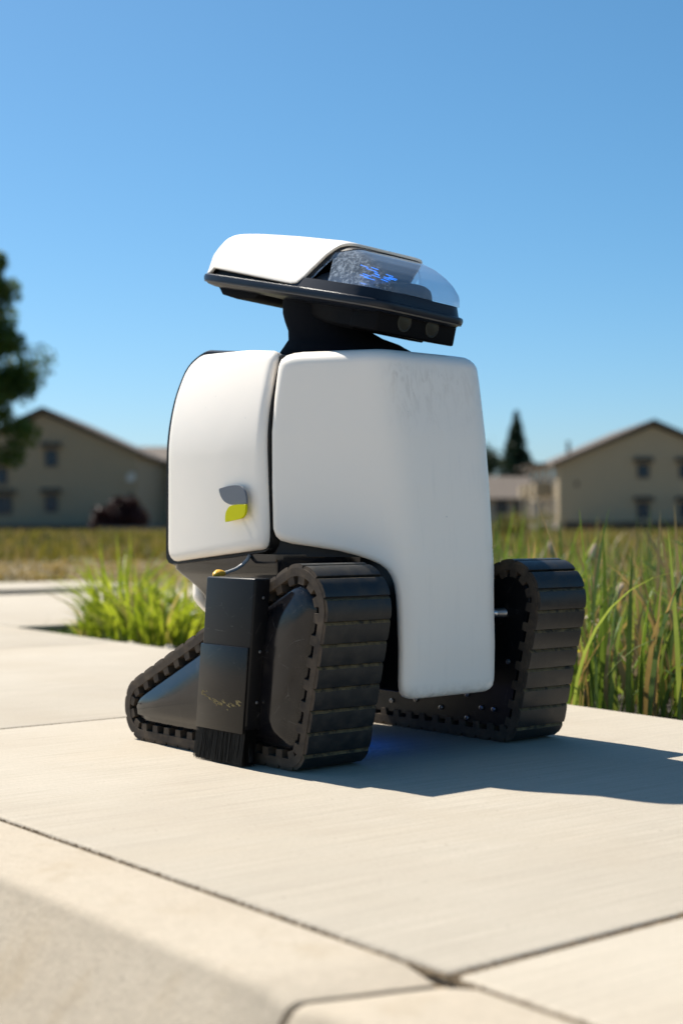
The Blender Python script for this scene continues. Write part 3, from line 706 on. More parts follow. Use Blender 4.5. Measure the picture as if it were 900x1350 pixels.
# sleeve: rings from the deck up into the head (world positions turned into robot space)
rg = [(.745, 454, 2.945, .138), (.757, 454, 2.945, .134), (.766, 454, 2.945, .132), (.776, 452, 2.945, .119), (.79, 445, 2.945, .098), (.81, 436, 2.945, .085), (.83, 431, 2.945, .083), (.85, 428, 2.945, .083), (.875, 427, 2.945, .082)]
V = []; F = []; n = 72
for i, (z, pxx, Y, r) in enumerate(rg):
    cx_ = (pxx - 450) / 1950 * Y
    for k in range(n):
        a = 2 * math.pi * k / n
        fold = 1 + .022 * math.sin(5 * a + z * 55) * math.sin(z * 140) + .02 * noise.noise(Vector((math.cos(a) * 2.2, math.sin(a) * 2.2, z * 26))) * (1 if 0 < i else 0)
        V.append(w2r((cx_ + r * fold * math.cos(a), Y + r * fold * math.sin(a) * .95, z + .004 * math.sin(3 * a + i))))
for i in range(len(rg) - 1):
    for k in range(n): F.append((i * n + k, i * n + (k + 1) % n, (i + 1) * n + (k + 1) % n, (i + 1) * n + k))
mesh('neck_sleeve', V, F, M['fabric'], robot)

def hx(o): o.data.transform(HM); o.data.update(); return o
# plan half-width of the head along a (front rounded corners, back tapered)
def hbw(a): return float(np.interp(a, [-.258, -.254, -.245, -.225, -.19, -.1, 0, .08, .13, .165, .188, .200, .206], [.104, .115, .123, .130, .135, .140, .142, .141, .139, .134, .124, .110, .092]))
# lower tray
def ring(c, off=0.0, n=120, a0=-.258, a1=.206):
    aa = np.concatenate([np.linspace(a0, a1, 61)]); pts = [(a, -hbw(a)) for a in aa] + [(a, hbw(a)) for a in aa[::-1]]
    P_ = resample(pts, n); ce = np.array([-.02, 0]); d = P_ - ce; L_ = np.linalg.norm(d, axis=1)[:, None]; return [(*(ce + d * (1 + off / L_))[i], c) for i in range(n)]
def stack(name, rings_, mt, parent, auto=50):
    n = len(rings_[0]); V = [p for r in rings_ for p in r]; F = []
    for i in range(len(rings_) - 1):
        for k in range(n): F.append((i * n + k, i * n + (k + 1) % n, (i + 1) * n + (k + 1) % n, (i + 1) * n + k))
    F.append(tuple(range(n))[::-1]); F.append(tuple((len(rings_) - 1) * n + k for k in range(n)))
    return mesh(name, V, F, mt, parent, True, auto)
head = hx(stack('head', [ring(-.032, -.045), ring(-.030, -.022), ring(-.027, -.008), ring(-.0215, -.001), ring(-.0205, .0015), ring(-.0140, .0025), ring(-.0095, .001), ring(-.0075, -.003), ring(-.0070, -.012)], M['navy'], robot, 40))
head['label'] = 'flat white-capped head with a clear visor and two cameras'
hx(stack('tray_lip', [ring(-.0240, -.004), ring(-.0235, .0005), ring(-.0212, .0005), ring(-.0208, -.004)], mat('tray_lip_grey', (.10, .088, .075), .5), head))
# section height along a, and where the cap is cut away for the visor
def hht(a): return float(np.interp(a, [-.258, -.254, -.247, -.235, -.222, -.208, -.19, -.15, -.05, .06, .10, .125, .15, .172, .188, .200, .206], [.014, .026, .042, .060, .0745, .0815, .0845, .0880, .0920, .0935, .090, .083, .0715, .057, .043, .028, .016]))
def sect(a, th, inset=0.0):
    """point of the dome section at station a; th 0..pi from near rim over the top to the far rim"""
    wv = hbw(a) - inset - .004; h = hht(a) - inset; c, s = math.cos(th), math.sin(th); e = .20
    b = -math.copysign(abs(c) ** e, c) * wv; z = -.0066 + abs(s) ** (e * .95) * (h + .0066)
    b *= 1 - .33 * ((z + .0066) / .1016)
    a = a + .18 * b * max(0, min(1, z / .085))        # tumble-home
    return (a, b, z)
def cut(a):                        # lower limit of the cap at station a
    return float(np.interp(a, [-.26, -.238, -.226, -.02, .0, .012, .024, .060, .076, .086, .092], [-.0066, -.0066, .0055, -.0030, -.0035, -.0010, .010, .060, .079, .087, .090]))
def dome(name, a_list, lo_fn, mt, parent, inset, NT=56, ex=0.0):
    V = []; F = []
    for a in a_list:
        _g = np.geomspace(1e-14, .04, 420); ths = np.r_[0, _g, np.linspace(.045, math.pi - .045, 500), math.pi - _g[::-1], math.pi]; S = np.array([sect(a, t, inset) for t in ths]); lo = lo_fn(a)
        k = np.where(S[:, 2] >= min(lo, S[:, 2].max() * .985))[0]; S = S[k[0]:k[-1] + 1]
        d = np.r_[0, np.cumsum(np.linalg.norm(np.diff(S, axis=0), axis=1))]; t = np.linspace(0, d[-1], NT)
        V += [(np.interp(x, d, S[:, 0]), np.interp(x, d, S[:, 1]), np.interp(x, d, S[:, 2])) for x in t]
    for i in range(len(a_list) - 1):
        for k in range(NT - 1): F.append((i * NT + k, (i + 1) * NT + k, (i + 1) * NT + k + 1, i * NT + k + 1))
    # close the two ends with fans only where asked
    o = mesh(name, V, F, mt, parent); o.data.update()
    up = sum(p.normal.z for p in o.data.polygons)
    if up < 0: o.data.flip_normals()
    return o
al = list(np.linspace(-.256, -.19, 14)) + list(np.linspace(-.18, -.03, 14)) + list(np.linspace(-.02, .0915, 46))
cap = dome('cap', al, cut, M['white'], head, 0.0, 72)
# back wall of the cap
bm = bmesh.new(); bm.from_mesh(cap.data); bm.verts.ensure_lookup_table(); bm.faces.new([bm.verts[i] for i in range(72)]); bm.to_mesh(cap.data); bm.free(); cap.data.polygons.foreach_set('use_smooth', [True] * len(cap.data.polygons)); hx(cap)
solidify(cap, .0058, -1); cap.data.materials.append(M['inside_cap']); cap.modifiers['thickness'].material_offset = 1
md = cap.modifiers.new('round_edge', 'BEVEL'); md.width = .0018; md.segments = 2; md.limit_method = 'ANGLE'; md.angle_limit = R(50)
vl = list(np.linspace(-.03, .11, 24)) + list(np.linspace(.115, .2045, 26))
hx(stack('visor_skirt', [ring(-.0080, -.0065, a0=-.01), ring(.000, -.0095, a0=.0), ring(.011, -.0135, a0=.02), ring(.0115, -.017, a0=.024)], M['navy'], head))
vis = dome('visor', vl, lambda a: max(.0105, cut(a) - .022) if a < .075 else .0105, M['visor'], head, .0075, 72); hx(vis)
# dark gasket strip that frames the visor under the cap edge
gs = dome('visor_gasket', list(np.linspace(-.03, .11, 40)), lambda a: max(-.006, cut(a) - .016) if a < .07 else .066 + (a - .07) * .3, M['gasket'], head, .0066, 60)
bm = bmesh.new(); bm.from_mesh(gs.data); kill = []
for f in bm.faces:
    c = f.calc_center_median()
    if c.x > .02 and c.z < cut(min(c.x - .014, .092)) - .002: kill.append(f)
    elif c.x > .099: kill.append(f)
bmesh.ops.delete(bm, geom=kill, context='FACES'); bm.to_mesh(gs.data); bm.free(); hx(gs)
# recessed black body between tray and cap
inn = dome('inner_shell', list(np.linspace(-.235, .0, 30)), lambda a: -.0064, M['gasket'], head, .014, 50); hx(inn)
# visor inside: floor plate, dark dome, pale reflector at the near cheek, blue light bars
hx(stack('visor_floor', [[(x, y, .002) for x, y, _ in ring(0, -.024)], [(x, y, .004) for x, y, _ in ring(0, -.026)]], M['inner'], head))
V = []; F = []; na, nb_ = 18, 30
for i in range(na + 1):
    for k in range(nb_ + 1):
        a = .02 + .145 * i / na; bb = -.105 + .21 * k / nb_; V.append((a, bb, .004 + .036 * max(0, 1 - ((a - .06) / .105) ** 2) ** .7 * max(0, 1 - (bb / .106) ** 4)))
for i in range(na):
    for k in range(nb_): F.append((i * (nb_ + 1) + k, (i + 1) * (nb_ + 1) + k, (i + 1) * (nb_ + 1) + k + 1, i * (nb_ + 1) + k + 1))
hx(mesh('light_board', V, F, M['inner_pale'], head))
V = []; F = []
for i in range(13):
    for k in range(25):
        t = R(-68 + 136 * k / 24); rr = .088 + .012 * i / 12; V.append((.060 + rr * math.cos(t) * 1.22, .004 + rr * 1.12 * math.sin(t), .006 + .030 * math.sin(math.pi * k / 24) * (1 - (i / 12 - .5) ** 2 * 4)))
for i in range(12):
    for k in range(24): F.append((i * 25 + k, (i + 1) * 25 + k, (i + 1) * 25 + k + 1, i * 25 + k + 1))
hx(mesh('sensor_bezel', V, F, M['gasket'], head))
def board_z(a, bb): return .004 + .036 * max(0, 1 - ((a - .06) / .105) ** 2) ** .7 * max(0, 1 - (bb / .106) ** 4)
random.seed(3)
for k in range(20):
    bb = max(-.085, min(.015, -.040 + random.gauss(0, .024))); a = max(.10, min(.132, .118 + random.gauss(0, .010))); z = board_z(a, bb) + .010 + random.gauss(0, .005); l = frand(.002, .007); dx = l * frand(.6, 1.5); wd2 = .0006
    V = [(a - dx - wd2, bb - l, z), (a - dx + wd2, bb - l, z), (a + dx + wd2, bb + l, z - .002), (a + dx - wd2, bb + l, z - .002)]; V += [(x, y, zz + .0012) for x, y, zz in V]
    hx(mesh('eye_light', V, [(0, 1, 2, 3), (4, 7, 6, 5), (0, 4, 5, 1), (1, 5, 6, 2), (2, 6, 7, 3), (3, 7, 4, 0)], M['led'], head, False))
# jaw: wedge under the tray widening into the camera box
lev = []
V = []; F = []
st = [(-.06, .060, -.030, -.040), (0, .085, -.026, -.054), (.06, .098, -.024, -.064), (.10, .103, -.022, -.067), (.13, .105, -.020, -.067)]
for a, hw_, ct, cb in st:
    for (y, z) in ((-hw_, ct), (hw_, ct), (hw_ * .96, cb + .006), (hw_ * .9, cb), (-hw_ * .9, cb), (-hw_ * .96, cb + .006)): V.append((a, y, z))
for i in range(len(st) - 1):
    for k in range(6): F.append((i * 6 + k, (i + 1) * 6 + k, (i + 1) * 6 + (k + 1) % 6, i * 6 + (k + 1) % 6))
F.append(tuple(range(6))); F.append(tuple(24 + k for k in range(6))[::-1])
hx(mesh('jaw', V, F, M['matte'], head, True, 35))
cb_ = hx(from_bm('camera_housing', bbox_bm((.126, -.103, -.064), (.190, .113, -.014), .004, 3), M['matte'], head))
for yb in (-.033, .043):
    hx(mesh('camera_lens', *lathe([(0, .0180), (.0008, .0180), (.0014, .0170), (.0012, .0155), (.0006, .0148), (.0010, .011), (.0016, .0075), (.0019, .0035), (.002, 0)], 32, (.190, yb, -.038), (1, 0, 0)), [M['lens_ring']], head, True, 45))
hx(from_bm('rear_latch', prism_bm([(-.228, -.022), (-.10, -.026), (-.115, -.041), (-.165, -.048), (-.205, -.044)], 'v', -.108, .108, .003, 2), M['matte'], head))

# ------------------------------------------------------------------ plants near the walk
def blade(V, F, base, h, lean, wid, curl=1.0, seg=7, az=None, fold=None):
    """one strap leaf: base point, length h, lean vector (horizontal reach), width"""
    b = len(V); base = Vector(base); ln = Vector((lean[0], lean[1], 0)); L_ = ln.length
    dr = ln.normalized() if L_ > 1e-6 else Vector((1, 0, 0)); a = frand(0, math.tau) if az is None else az
    sd_ = Vector((math.cos(a), math.sin(a), 0)); sd_ = (sd_ - dr * sd_.dot(dr) * .3).normalized()
    for i in range(seg + 1):
        t = i / seg; z = h * (t - .22 * curl * t ** 3 * (L_ / max(h, .01)) * 2); p = base + dr * L_ * t ** (1.0 + curl) + Vector((0, 0, z))
        if fold and t > fold:
            q = (t - fold) / (1 - fold); p = base + dr * (L_ * fold ** (1 + curl) + h * .8 * q * (1 - fold)) + Vector((0, 0, h * fold * (1 - .5 * q * q)))
        wv = wid * min(1.0, .55 + 2.2 * t) * (1 - t ** 2.6) + .0006
        V.append(p - sd_ * wv / 2); V.append(p + sd_ * wv / 2)
    for i in range(seg): F.append((b + 2 * i, b + 2 * i + 1, b + 2 * i + 3, b + 2 * i + 2))
def multi(name, sets, parent=None):
    """sets: [(V,F,material)] -> one mesh with several materials"""
    V = []; F = []; mi = []; ms = []
    for k, (v, f, m_) in enumerate(sets):
        o = len(V); V += v; F += [tuple(o + i for i in x) for x in f]; mi += [k] * len(f); ms.append(m_)
    me = bpy.data.meshes.new(name); me.from_pydata([tuple(v) for v in V], [], F); me.update()
    for m_ in ms: me.materials.append(m_)
    me.polygons.foreach_set('material_index', mi); me.polygons.foreach_set('use_smooth', [True] * len(F)); return link(name, me, parent)

def sedge(c, r, n, h, label, rock=False):
    root = empty('sedge_tuft', c); a = ([], []); d = ([], [])
    for k in range(n):
        th = frand(0, math.tau); q = r * math.sqrt(random.random()); base = (q * math.cos(th), q * math.sin(th), -.01)
        hh = h * frand(.45, 1.08) * (1 - .35 * (q / r) ** 2); reach = hh * frand(.05, 1.1); t2 = th + frand(-.9, .9)
        tgt = d if random.random() < .10 else a
        blade(*tgt, base, hh, (reach * math.cos(t2), reach * math.sin(t2)), frand(.008, .016), frand(.6, 1.4), 7)
    multi('leaves', [(a[0], a[1], M['sedge'])], root); multi('dry_leaves', [(d[0], d[1], M['sedge_dry'])], root)
    return tag(root, label, 'plant', 'sedge tufts in the planting bed')
def bedpt(x, y): return px(x, y, -.04)
random.seed(21)
sedge(bedpt(160, 838), .14, 200, .46, 'tallest bright green sedge tuft left of the robot')
sedge(bedpt(205, 846), .20, 240, .36, 'bright green sedge tuft with pale dry blades right beside the robot')
sedge(bedpt(128, 842), .09, 100, .20, 'short lime sedge tuft at the left end of the planting bed')
sedge(bedpt(250, 838), .22, 260, .36, 'sedge tuft half hidden behind the robot track')
# bed litter: small stones and low ground cover
for k, (x, y, lb) in enumerate(((66, 824, 'pale stone at the bare left tip of the planting bed'), (172, 854, 'pale stone at the walk edge below the tall sedge tuft'), (222, 857, 'pale stone at the walk edge nearest the robot track'))):
    c = bedpt(x, y); r = frand(.02, .04); bm = bmesh.new(); bmesh.ops.create_icosphere(bm, subdivisions=2, radius=r)
    for v_ in bm.verts: v_.co = v_.co * (1 + .35 * noise.noise(v_.co * 30 + Vector((k, 0, 0)))); v_.co.z *= .7
    o = from_bm('bed_stone', bm, M['slab']); o.location = c
    tag(o, lb, 'stone', 'stones in the planting bed')
V = []; F = []
for k in range(900):
    c = bedpt(frand(55, 262), frand(820, 850)); 
    if (c - E0).dot(EN) < .03: continue
    blade(V, F, (c.x, c.y, -.05), frand(.02, .07), (frand(-.04, .04), frand(-.04, .04)), frand(.004, .010), 1, 3)
o = mesh('ground_cover', V, F, M['reed'], None); o['kind'] = 'stuff'; o['label'] = 'low green ground cover in the planting bed'

# cattails beyond the far edge of the walk
def reed_plant(V4, c, n, hmax, spread=.06):
    for k in range(n):
        th = frand(0, math.tau); q = frand(0, spread); base = (c[0] + q * math.cos(th), c[1] + q * math.sin(th), c[2]); hh = hmax * frand(.6, 1.05); reach = hh * abs(random.gauss(0, .32)) + .01; t2 = frand(0, math.tau)
        p = random.random(); key = 'reed' if p < .44 else 'reed_light' if p < .66 else 'reed_brown' if p < .985 else 'reed_yellow'
        blade(*V4[key], base, hh, (reach * math.cos(t2), reach * math.sin(t2)), frand(.007, .018), frand(.5, 1.3), 8, fold=frand(.5, .8) if random.random() < .14 else None)
def seed_head(root, p, tilt=(0, 0)):
    d = Vector((tilt[0], tilt[1], 1)).normalized(); prof_ = [(-.004, .003), (0, .010), (.012, .016), (.028, .0175), (.042, .015), (.055, .009), (.060, .002)]
    V_, F_ = lathe(prof_, 14, p, d); V_ = [Vector(v_) + Vector((noise.noise(v_ * 90), noise.noise(v_ * 90 + Vector((5, 1, 2))), noise.noise(v_ * 90 + Vector((9, 4, 7))))) * .005 for v_ in V_]
    mesh('seed_head', V_, F_, M['seed'], root); mesh('stalk', *tube([(p[0] - tilt[0] * .3, p[1] - tilt[1] * .3, -.08), p], [.004, .003], 6), M['reed_brown'], root)
random.seed(5)
GZ = -.08
def wpt(x, Y, z): return Vector(((x - 450) / 1950 * Y, Y, z))
named = [(870, 3.9, .50, 9), (835, 4.3, .46, 9), (905, 4.4, .56, 10), (800, 4.5, .40, 9), (770, 4.7, .38, 8), (862, 5.0, .60, 10), (740, 5.3, .42, 8), (890, 5.2, .52, 9), (815, 5.6, .50, 9), (705, 5.9, .46, 8), (850, 6.2, .60, 9), (775, 6.4, .52, 9)]
for (x, Y, h, n) in named:
    root = empty('cattail_plant', wpt(x, Y, GZ)); V4 = {k: ([], []) for k in ('reed', 'reed_light', 'reed_brown', 'reed_yellow')}
    reed_plant(V4, (0, 0, 0), n, h)
    for k, nm in (('reed', 'leaves'), ('reed_light', 'pale_leaves'), ('reed_brown', 'dead_leaves'), ('reed_yellow', 'yellow_leaves')):
        if V4[k][1]: mesh(nm, *V4[k], M[k], root)
    tag(root, 'tall leafy cattail plant growing in the reed bed behind the sidewalk', 'plant', 'cattail plants along the front of the reed bed')
heads = [(782, 728, 5.4, 'tan cattail seed head rising just right of the far track top'), (818, 780, 4.9, 'fluffy pale cattail seed head standing lowest in the reed bed'), (893, 765, 4.5, 'cattail seed head at the right edge of the picture, upper one'), (891, 815, 4.6, 'cattail seed head at the right edge of the picture, lower one'), (726, 722, 6.5, 'small cattail seed head directly above the far track')]
for (x, y, Y, lb) in heads:
    p = Vector(((x - 450) / 1950 * Y, Y, CAMH - (y - 690) / 1950 * Y)); root = empty('seeding_cattail', (p.x, p.y, GZ)); seed_head(root, Vector((0, 0, p.z - GZ - .03)), (frand(-.12, .12), frand(-.1, .1)))
    for s_ in root.children:
        if s_.name.startswith('stalk'): s_.data.transform(Matrix.Translation((0, 0, 0)))
    tag(root, lb, 'plant', 'cattail stems with seed heads')
# a few leaves that stand out: arching pale blades and yellow tips
def arch(x0, y0, x1, y1, Y, mt, wid, label):
    a = Vector(((x0 - 450) / 1950 * Y, Y, CAMH - (y0 - 690) / 1950 * Y)); b = Vector(((x1 - 450) / 1950 * Y, Y - .05, CAMH - (y1 - 690) / 1950 * Y)); c = (a + b) / 2 + Vector((0, 0, .05 * (a - b).length / .3)); V = []; F = []
    root = Vector((b.x + .05, b.y + .1, GZ)); n = 16; P_ = []
    for i in range(n + 1):
        t = i / n
        P_.append(a * (1 - t) ** 2 + c * 2 * t * (1 - t) + b * t * t)
    for i in range(1, 7): t = i / 6; P_.append(b.lerp(root, t) + Vector((.03 * math.sin(t * 3.1), 0, 0)))
    for i, p in enumerate(P_):
        t = i / (len(P_) - 1); w_ = wid * min(1, .15 + 5 * t) * (1 - .4 * t); d = (P_[min(i + 1, len(P_) - 1)] - P_[max(i - 1, 0)]).normalized(); s_ = Vector((0, -1, 0)).cross(d).normalized() * .8 + Vector((0, .6, 0))
        V += [p - s_ * w_ / 2, p + s_ * w_ / 2]
    for i in range(len(P_) - 1): F.append((2 * i, 2 * i + 1, 2 * i + 3, 2 * i + 2))
    o = mesh('cattail_leaf', V, F, mt); tag(o, label, 'leaf')
arch(795, 833, 893, 890, 4.1, M['reed_light'], .015, 'long pale green leaf arching right in front of the reed bed')
arch(842, 738, 905, 800, 4.6, M['reed_light'], .015, 'broad pale leaf bent over high at the right of the reed bed')
arch(884, 712, 960, 770, 4.2, M['reed_light'], .013, 'pale leaf blade entering at the right edge above the reeds')
arch(788, 865, 745, 858, 3.9, M['reed_yellow'], .009, 'bright yellow leaf tip poking out beside the far track')
arch(832, 925, 770, 885, 4.0, M['reed_light'], .011, 'pale leaf drooping low over the sidewalk edge beside the far track')
V4 = {k: ([], []) for k in ('reed', 'reed_light', 'reed_brown', 'reed_yellow')}
cnt = 0
while cnt < 1000:
    Y = 3.55 + 6.5 * random.random() ** 1.3; x = frand(540, 1010) if cnt < 640 else random.choice((frand(330, 540), frand(1010, 1250))); p = wpt(x, Y, GZ)
    if (p - E0).dot(EN) < .10: continue
    reed_plant(V4, p, 6, .25 + .36 * random.random() ** 1.7, .10); cnt += 1
o = multi('reed_bed', [(V4[k][0], V4[k][1], M[k]) for k in V4]); o['kind'] = 'stuff'; o['label'] = 'dense green and brown cattail reeds behind the sidewalk'

# ------------------------------------------------------------------ field grass between the paths and the buildings
random.seed(9)
A_ = ([], []); B_ = ([], [])
for k in range(14000):
    Y = 13 + 60 * random.random() ** 1.5; x = frand(-140, 1060) if k < 9000 else random.choice((frand(-800, -140), frand(1060, 1700))); p = wpt(x, Y, -.085)
    if x > 560 and Y < 15: continue
    green = Y > 19 + 3 * noise.noise(Vector((p.x * .2, p.y * .1, 0)))
    hh = frand(.12, .34) if green else frand(.03, .09)
    tgt = A_ if (green and random.random() < .72) else B_
    for j in range(4):
        blade(*tgt, (p.x + frand(-.25, .25), p.y + frand(-.25, .25), -.085), hh * frand(.6, 1.2), (frand(-.1, .1), frand(-.1, .1)), .03 + .0012 * Y, .8, 2)
o = multi('field_grass', [(A_[0], A_[1], M['weed']), (B_[0], B_[1], M['weed_dry'])]); o['kind'] = 'stuff'; o['label'] = 'olive and straw coloured field grass before the buildings'

# ------------------------------------------------------------------ buildings
def wbox(name, lo, hi, mt, parent, bev=0): return from_bm(name, bbox_bm(lo, hi, bev), mt, parent, False)
def window(parent, x, z, w_, h, y, hood=True):
    f = wbox('window', (x - w_ / 2 - .1, y - .06, z - h / 2 - .1), (x + w_ / 2 + .1, y + .05, z + h / 2 + .1), M['fascia'], parent)
    wbox('pane', (x - w_ / 2, y - .075, z - h / 2), (x - .03, y - .062, z + h / 2), M['glass'], f); wbox('pane', (x + .03, y - .075, z - h / 2), (x + w_ / 2, y - .062, z + h / 2), M['glass'], f)
    if hood:
        zt = z + h / 2 + .22; bm = prism_bm([(y, zt + .32), (y, zt), (y - .55, zt), (y - .55, zt + .06)], 'u', x - w_ / 2 - .32, x + w_ / 2 + .32)
        from_bm('hood', bm, M['fascia'], f, False)
def gable_house(name, X0, X1, Y0, Y1, ze, zr, mt, label, wins):
    root = empty(name, ((X0 + X1) / 2, Y0, 0)); ox, oy = (X0 + X1) / 2, Y0; hw = (X1 - X0) / 2; D = Y1 - Y0
    from_bm('wall', prism_bm([(-hw, -.2), (hw, -.2), (hw, ze), (0, zr - .25), (-hw, ze)], 'v', 0, D), mt, root, False)
    sl = (zr - ze) / hw
    for sg in (-1, 1):
        ex = hw + .45; bm = prism_bm([(sg * .0, zr - .02), (sg * ex, ze - .45 * sl + .03), (sg * ex, ze - .45 * sl + .25), (0, zr + .22)], 'v', -.45, D + .45); rf = from_bm('roof', bm, M['roof'], root, False)
        bm = prism_bm([(sg * .0, zr - .06), (sg * (ex + .02), ze - .45 * sl - .05), (sg * (ex + .02), ze - .45 * sl + .22), (0, zr + .19)], 'v', -.50, -.452); from_bm('fascia', bm, M['fascia'], rf, False)
    wbox('foundation', (-hw - .04, -.04, -.2), (hw + .04, D, .35), M['foundation'], root)
    for (x, z, w_, h) in wins: window(root, x - ox, z, w_, h, 0)
    return tag(root, label, 'building'), ox
def bx_(x, Y): return (x - 450) / 1950 * Y
def bz_(y, Y): return CAMH + (690 - y) / 1950 * Y
YL = 94.0
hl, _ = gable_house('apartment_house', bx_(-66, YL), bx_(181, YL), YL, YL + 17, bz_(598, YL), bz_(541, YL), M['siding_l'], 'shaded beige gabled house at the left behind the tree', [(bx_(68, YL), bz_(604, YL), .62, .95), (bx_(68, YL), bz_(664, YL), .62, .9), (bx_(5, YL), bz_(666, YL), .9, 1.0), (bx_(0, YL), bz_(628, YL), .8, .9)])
wbox('meter_box', (bx_(178, YL) - hl.location.x - .45, -.15, bz_(664, YL)), (bx_(178, YL) - hl.location.x - .1, .0, bz_(650, YL)), M['fascia'], hl)
mesh('satellite_dish', *lathe([(0, .02), (.02, .2), (.08, .34), (.085, .33), (.03, .19)], 20, (bx_(181, YL) - hl.location.x - .3, -.35, bz_(630, YL)), (-.35, -1, .35)), M['trim'], hl)
# lower wing to the right of it, its roof slope turned to the camera
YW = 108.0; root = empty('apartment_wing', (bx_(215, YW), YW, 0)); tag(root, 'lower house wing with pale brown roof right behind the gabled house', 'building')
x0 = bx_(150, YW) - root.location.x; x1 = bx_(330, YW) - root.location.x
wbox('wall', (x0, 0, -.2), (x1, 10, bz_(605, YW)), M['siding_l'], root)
from_bm('roof', prism_bm([(-.5, bz_(607, YW)), (5, bz_(586, YW) + .1), (10.5, bz_(607, YW)), (10.5, bz_(609, YW) - .1), (-.5, bz_(609, YW) - .1)], 'u', x0 - .4, x1 + .4), M['roof'], root, False)
wbox('drainpipe', (bx_(196, YW) - root.location.x, -.12, -.1), (bx_(199, YW) - root.location.x, -.02, bz_(607, YW)), M['fascia'], root)
window(root, bx_(208, YW) - root.location.x, bz_(640, YW), .8, 1.0, 0, False)
YR = 99.0
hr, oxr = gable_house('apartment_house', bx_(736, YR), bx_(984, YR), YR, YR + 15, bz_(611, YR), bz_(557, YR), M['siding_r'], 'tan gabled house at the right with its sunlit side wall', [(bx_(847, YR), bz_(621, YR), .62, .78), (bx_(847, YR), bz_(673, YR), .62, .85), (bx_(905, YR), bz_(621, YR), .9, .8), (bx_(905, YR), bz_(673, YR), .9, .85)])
lx = bx_(736, YR) - hr.location.x
wbox('wall_vent', (bx_(757, YR) - hr.location.x, -.04, bz_(641, YR)), (bx_(762, YR) - hr.location.x, 0, bz_(635, YR)), M['fascia'], hr)
# side wall: balcony bays, posts and dark openings along the sunlit flank
for k, yy in enumerate((1.6, 5.2, 8.8, 12.2)):
    for zb, zt in ((.5, 2.2), (3.0, 4.4)):
        f = wbox('window', (lx - .05, yy, zb), (lx + .02, yy + 1.5, zt), M['trim'], hr); wbox('pane', (lx - .065, yy + .1, zb + .1), (lx - .052, yy + 1.4, zt - .1), M['glass'], f)
for yy in (3.4, 7.2, 11.0):
    wbox('balcony', (lx - 1.15, yy, 2.35), (lx - .002, yy + 1.7, 3.25), M['siding_r'], hr); wbox('balcony_post', (lx - 1.13, yy + .05, -.15), (lx - .97, yy + .22, 2.349), M['trim'], hr)
    wbox('porch_roof', (lx - 1.4, yy - .2, 4.50), (lx - .3, yy + 1.9, 4.62), M['fascia'], hr)
wbox('chimney_pipe', (bx_(762, YR) - hr.location.x, 5, bz_(598, YR)), (bx_(766, YR) - hr.location.x, 5.3, bz_(576, YR)), M['fascia'], hr)
YM = 135.0; root = empty('row_house', (bx_(672, YM), YM, 0)); tag(root, 'far grey row house with broad roof between robot and right house', 'building')
x0 = bx_(560, YM) - root.location.x; x1 = bx_(712, YM) - root.location.x
wbox('wall', (x0, 0, -.2), (x1, 9, bz_(657, YM)), M['siding_m'], root)
from_bm('roof', prism_bm([(-.6, bz_(657, YM)), (4.5, bz_(626, YM)), (9.6, bz_(657, YM)), (9.6, bz_(659, YM)), (-.6, bz_(659, YM))], 'u', x0 - .4, x1 + .4), M['roof'], root, False)
for x in (661, 685):
    for y in (668, 690): window(root, bx_(x, YM) - root.location.x, bz_(y, YM), .95, 1.05, 0, False)
# fences at the foot of the houses
def fence(Y, xa, xb, h, mt, label, group=None, step=.16):
    a = bx_(xa, Y); b = bx_(xb, Y); root = empty('board_fence', ((a + b) / 2, Y, -.085)); n = int((b - a) / step)
    bd = bpy.data.meshes.new('board'); t_ = bbox_bm((-step * .46, -.012, 0), (step * .46, .012, h)); t_.to_mesh(bd); t_.free(); bd.materials.append(mt)
    for i in range(n):
        o = link('board', bd, root); o.location = (a - root.location.x + (i + .5) * step, frand(-.006, .006), frand(-.03, .03))
    for z in (.25, h - .25): wbox('rail', (a - root.location.x, .014, z), (b - root.location.x, .06, z + .09), mt, root)
    return tag(root, label, 'fence', group)
fence(88, 742, 905, .62, M['fence'], 'long low dark board fence at the foot of the right house', step=.30)
fence(70, 762, 801, .40, M['fence_red'], 'short red brown board fence standing in the field grass at right', step=.20)
fence(90, -10, 170, .30, M['fence'], 'low dark board fence at the foot of the left house', step=.30)
fence(80, 128, 216, .28, M['foundation'], 'low grey board fence below the dark red shrub', step=.30)

# ------------------------------------------------------------------ trees and shrubs
def leaf_cloud(n, sampler, size, mt, name, parent, flat=.0):
    V = []; F = []
    for k in range(n):
        p = sampler(); a = Vector((random.gauss(0, 1), random.gauss(0, 1), random.gauss(0, 1) * (1 - flat))).normalized(); b = a.orthogonal().normalized(); c = a.cross(b); th = frand(0, math.tau); b, c = b * math.cos(th) + c * math.sin(th), c * math.cos(th) - b * math.sin(th)
        s_ = size * frand(.6, 1.3); o = len(V); V += [p - b * s_, p + c * s_ * .5 - b * s_ * .1, p + b * s_, p - c * s_ * .5 - b * s_ * .1]; F.append((o, o + 1, o + 2, o + 3))
    return mesh(name, V, F, mt, parent, False)
random.seed(33)
YT = 34.0; tc_ = Vector((bx_(-62, YT), YT, 0)); root = empty('broadleaf_tree', tc_); tag(root, 'dark green broadleaf tree leaning into the left edge', 'tree')
zc = bz_(478, YT)
V1, F1 = tube([(0, 0, -.1), (.03, .02, 1.2), (-.02, 0, 2.4), (.05, .03, 3.8), (.02, 0, 5.2)], [.16, .13, .11, .07, .02], 10); mesh('trunk', V1, F1, M['bark'], root)
clumps = []
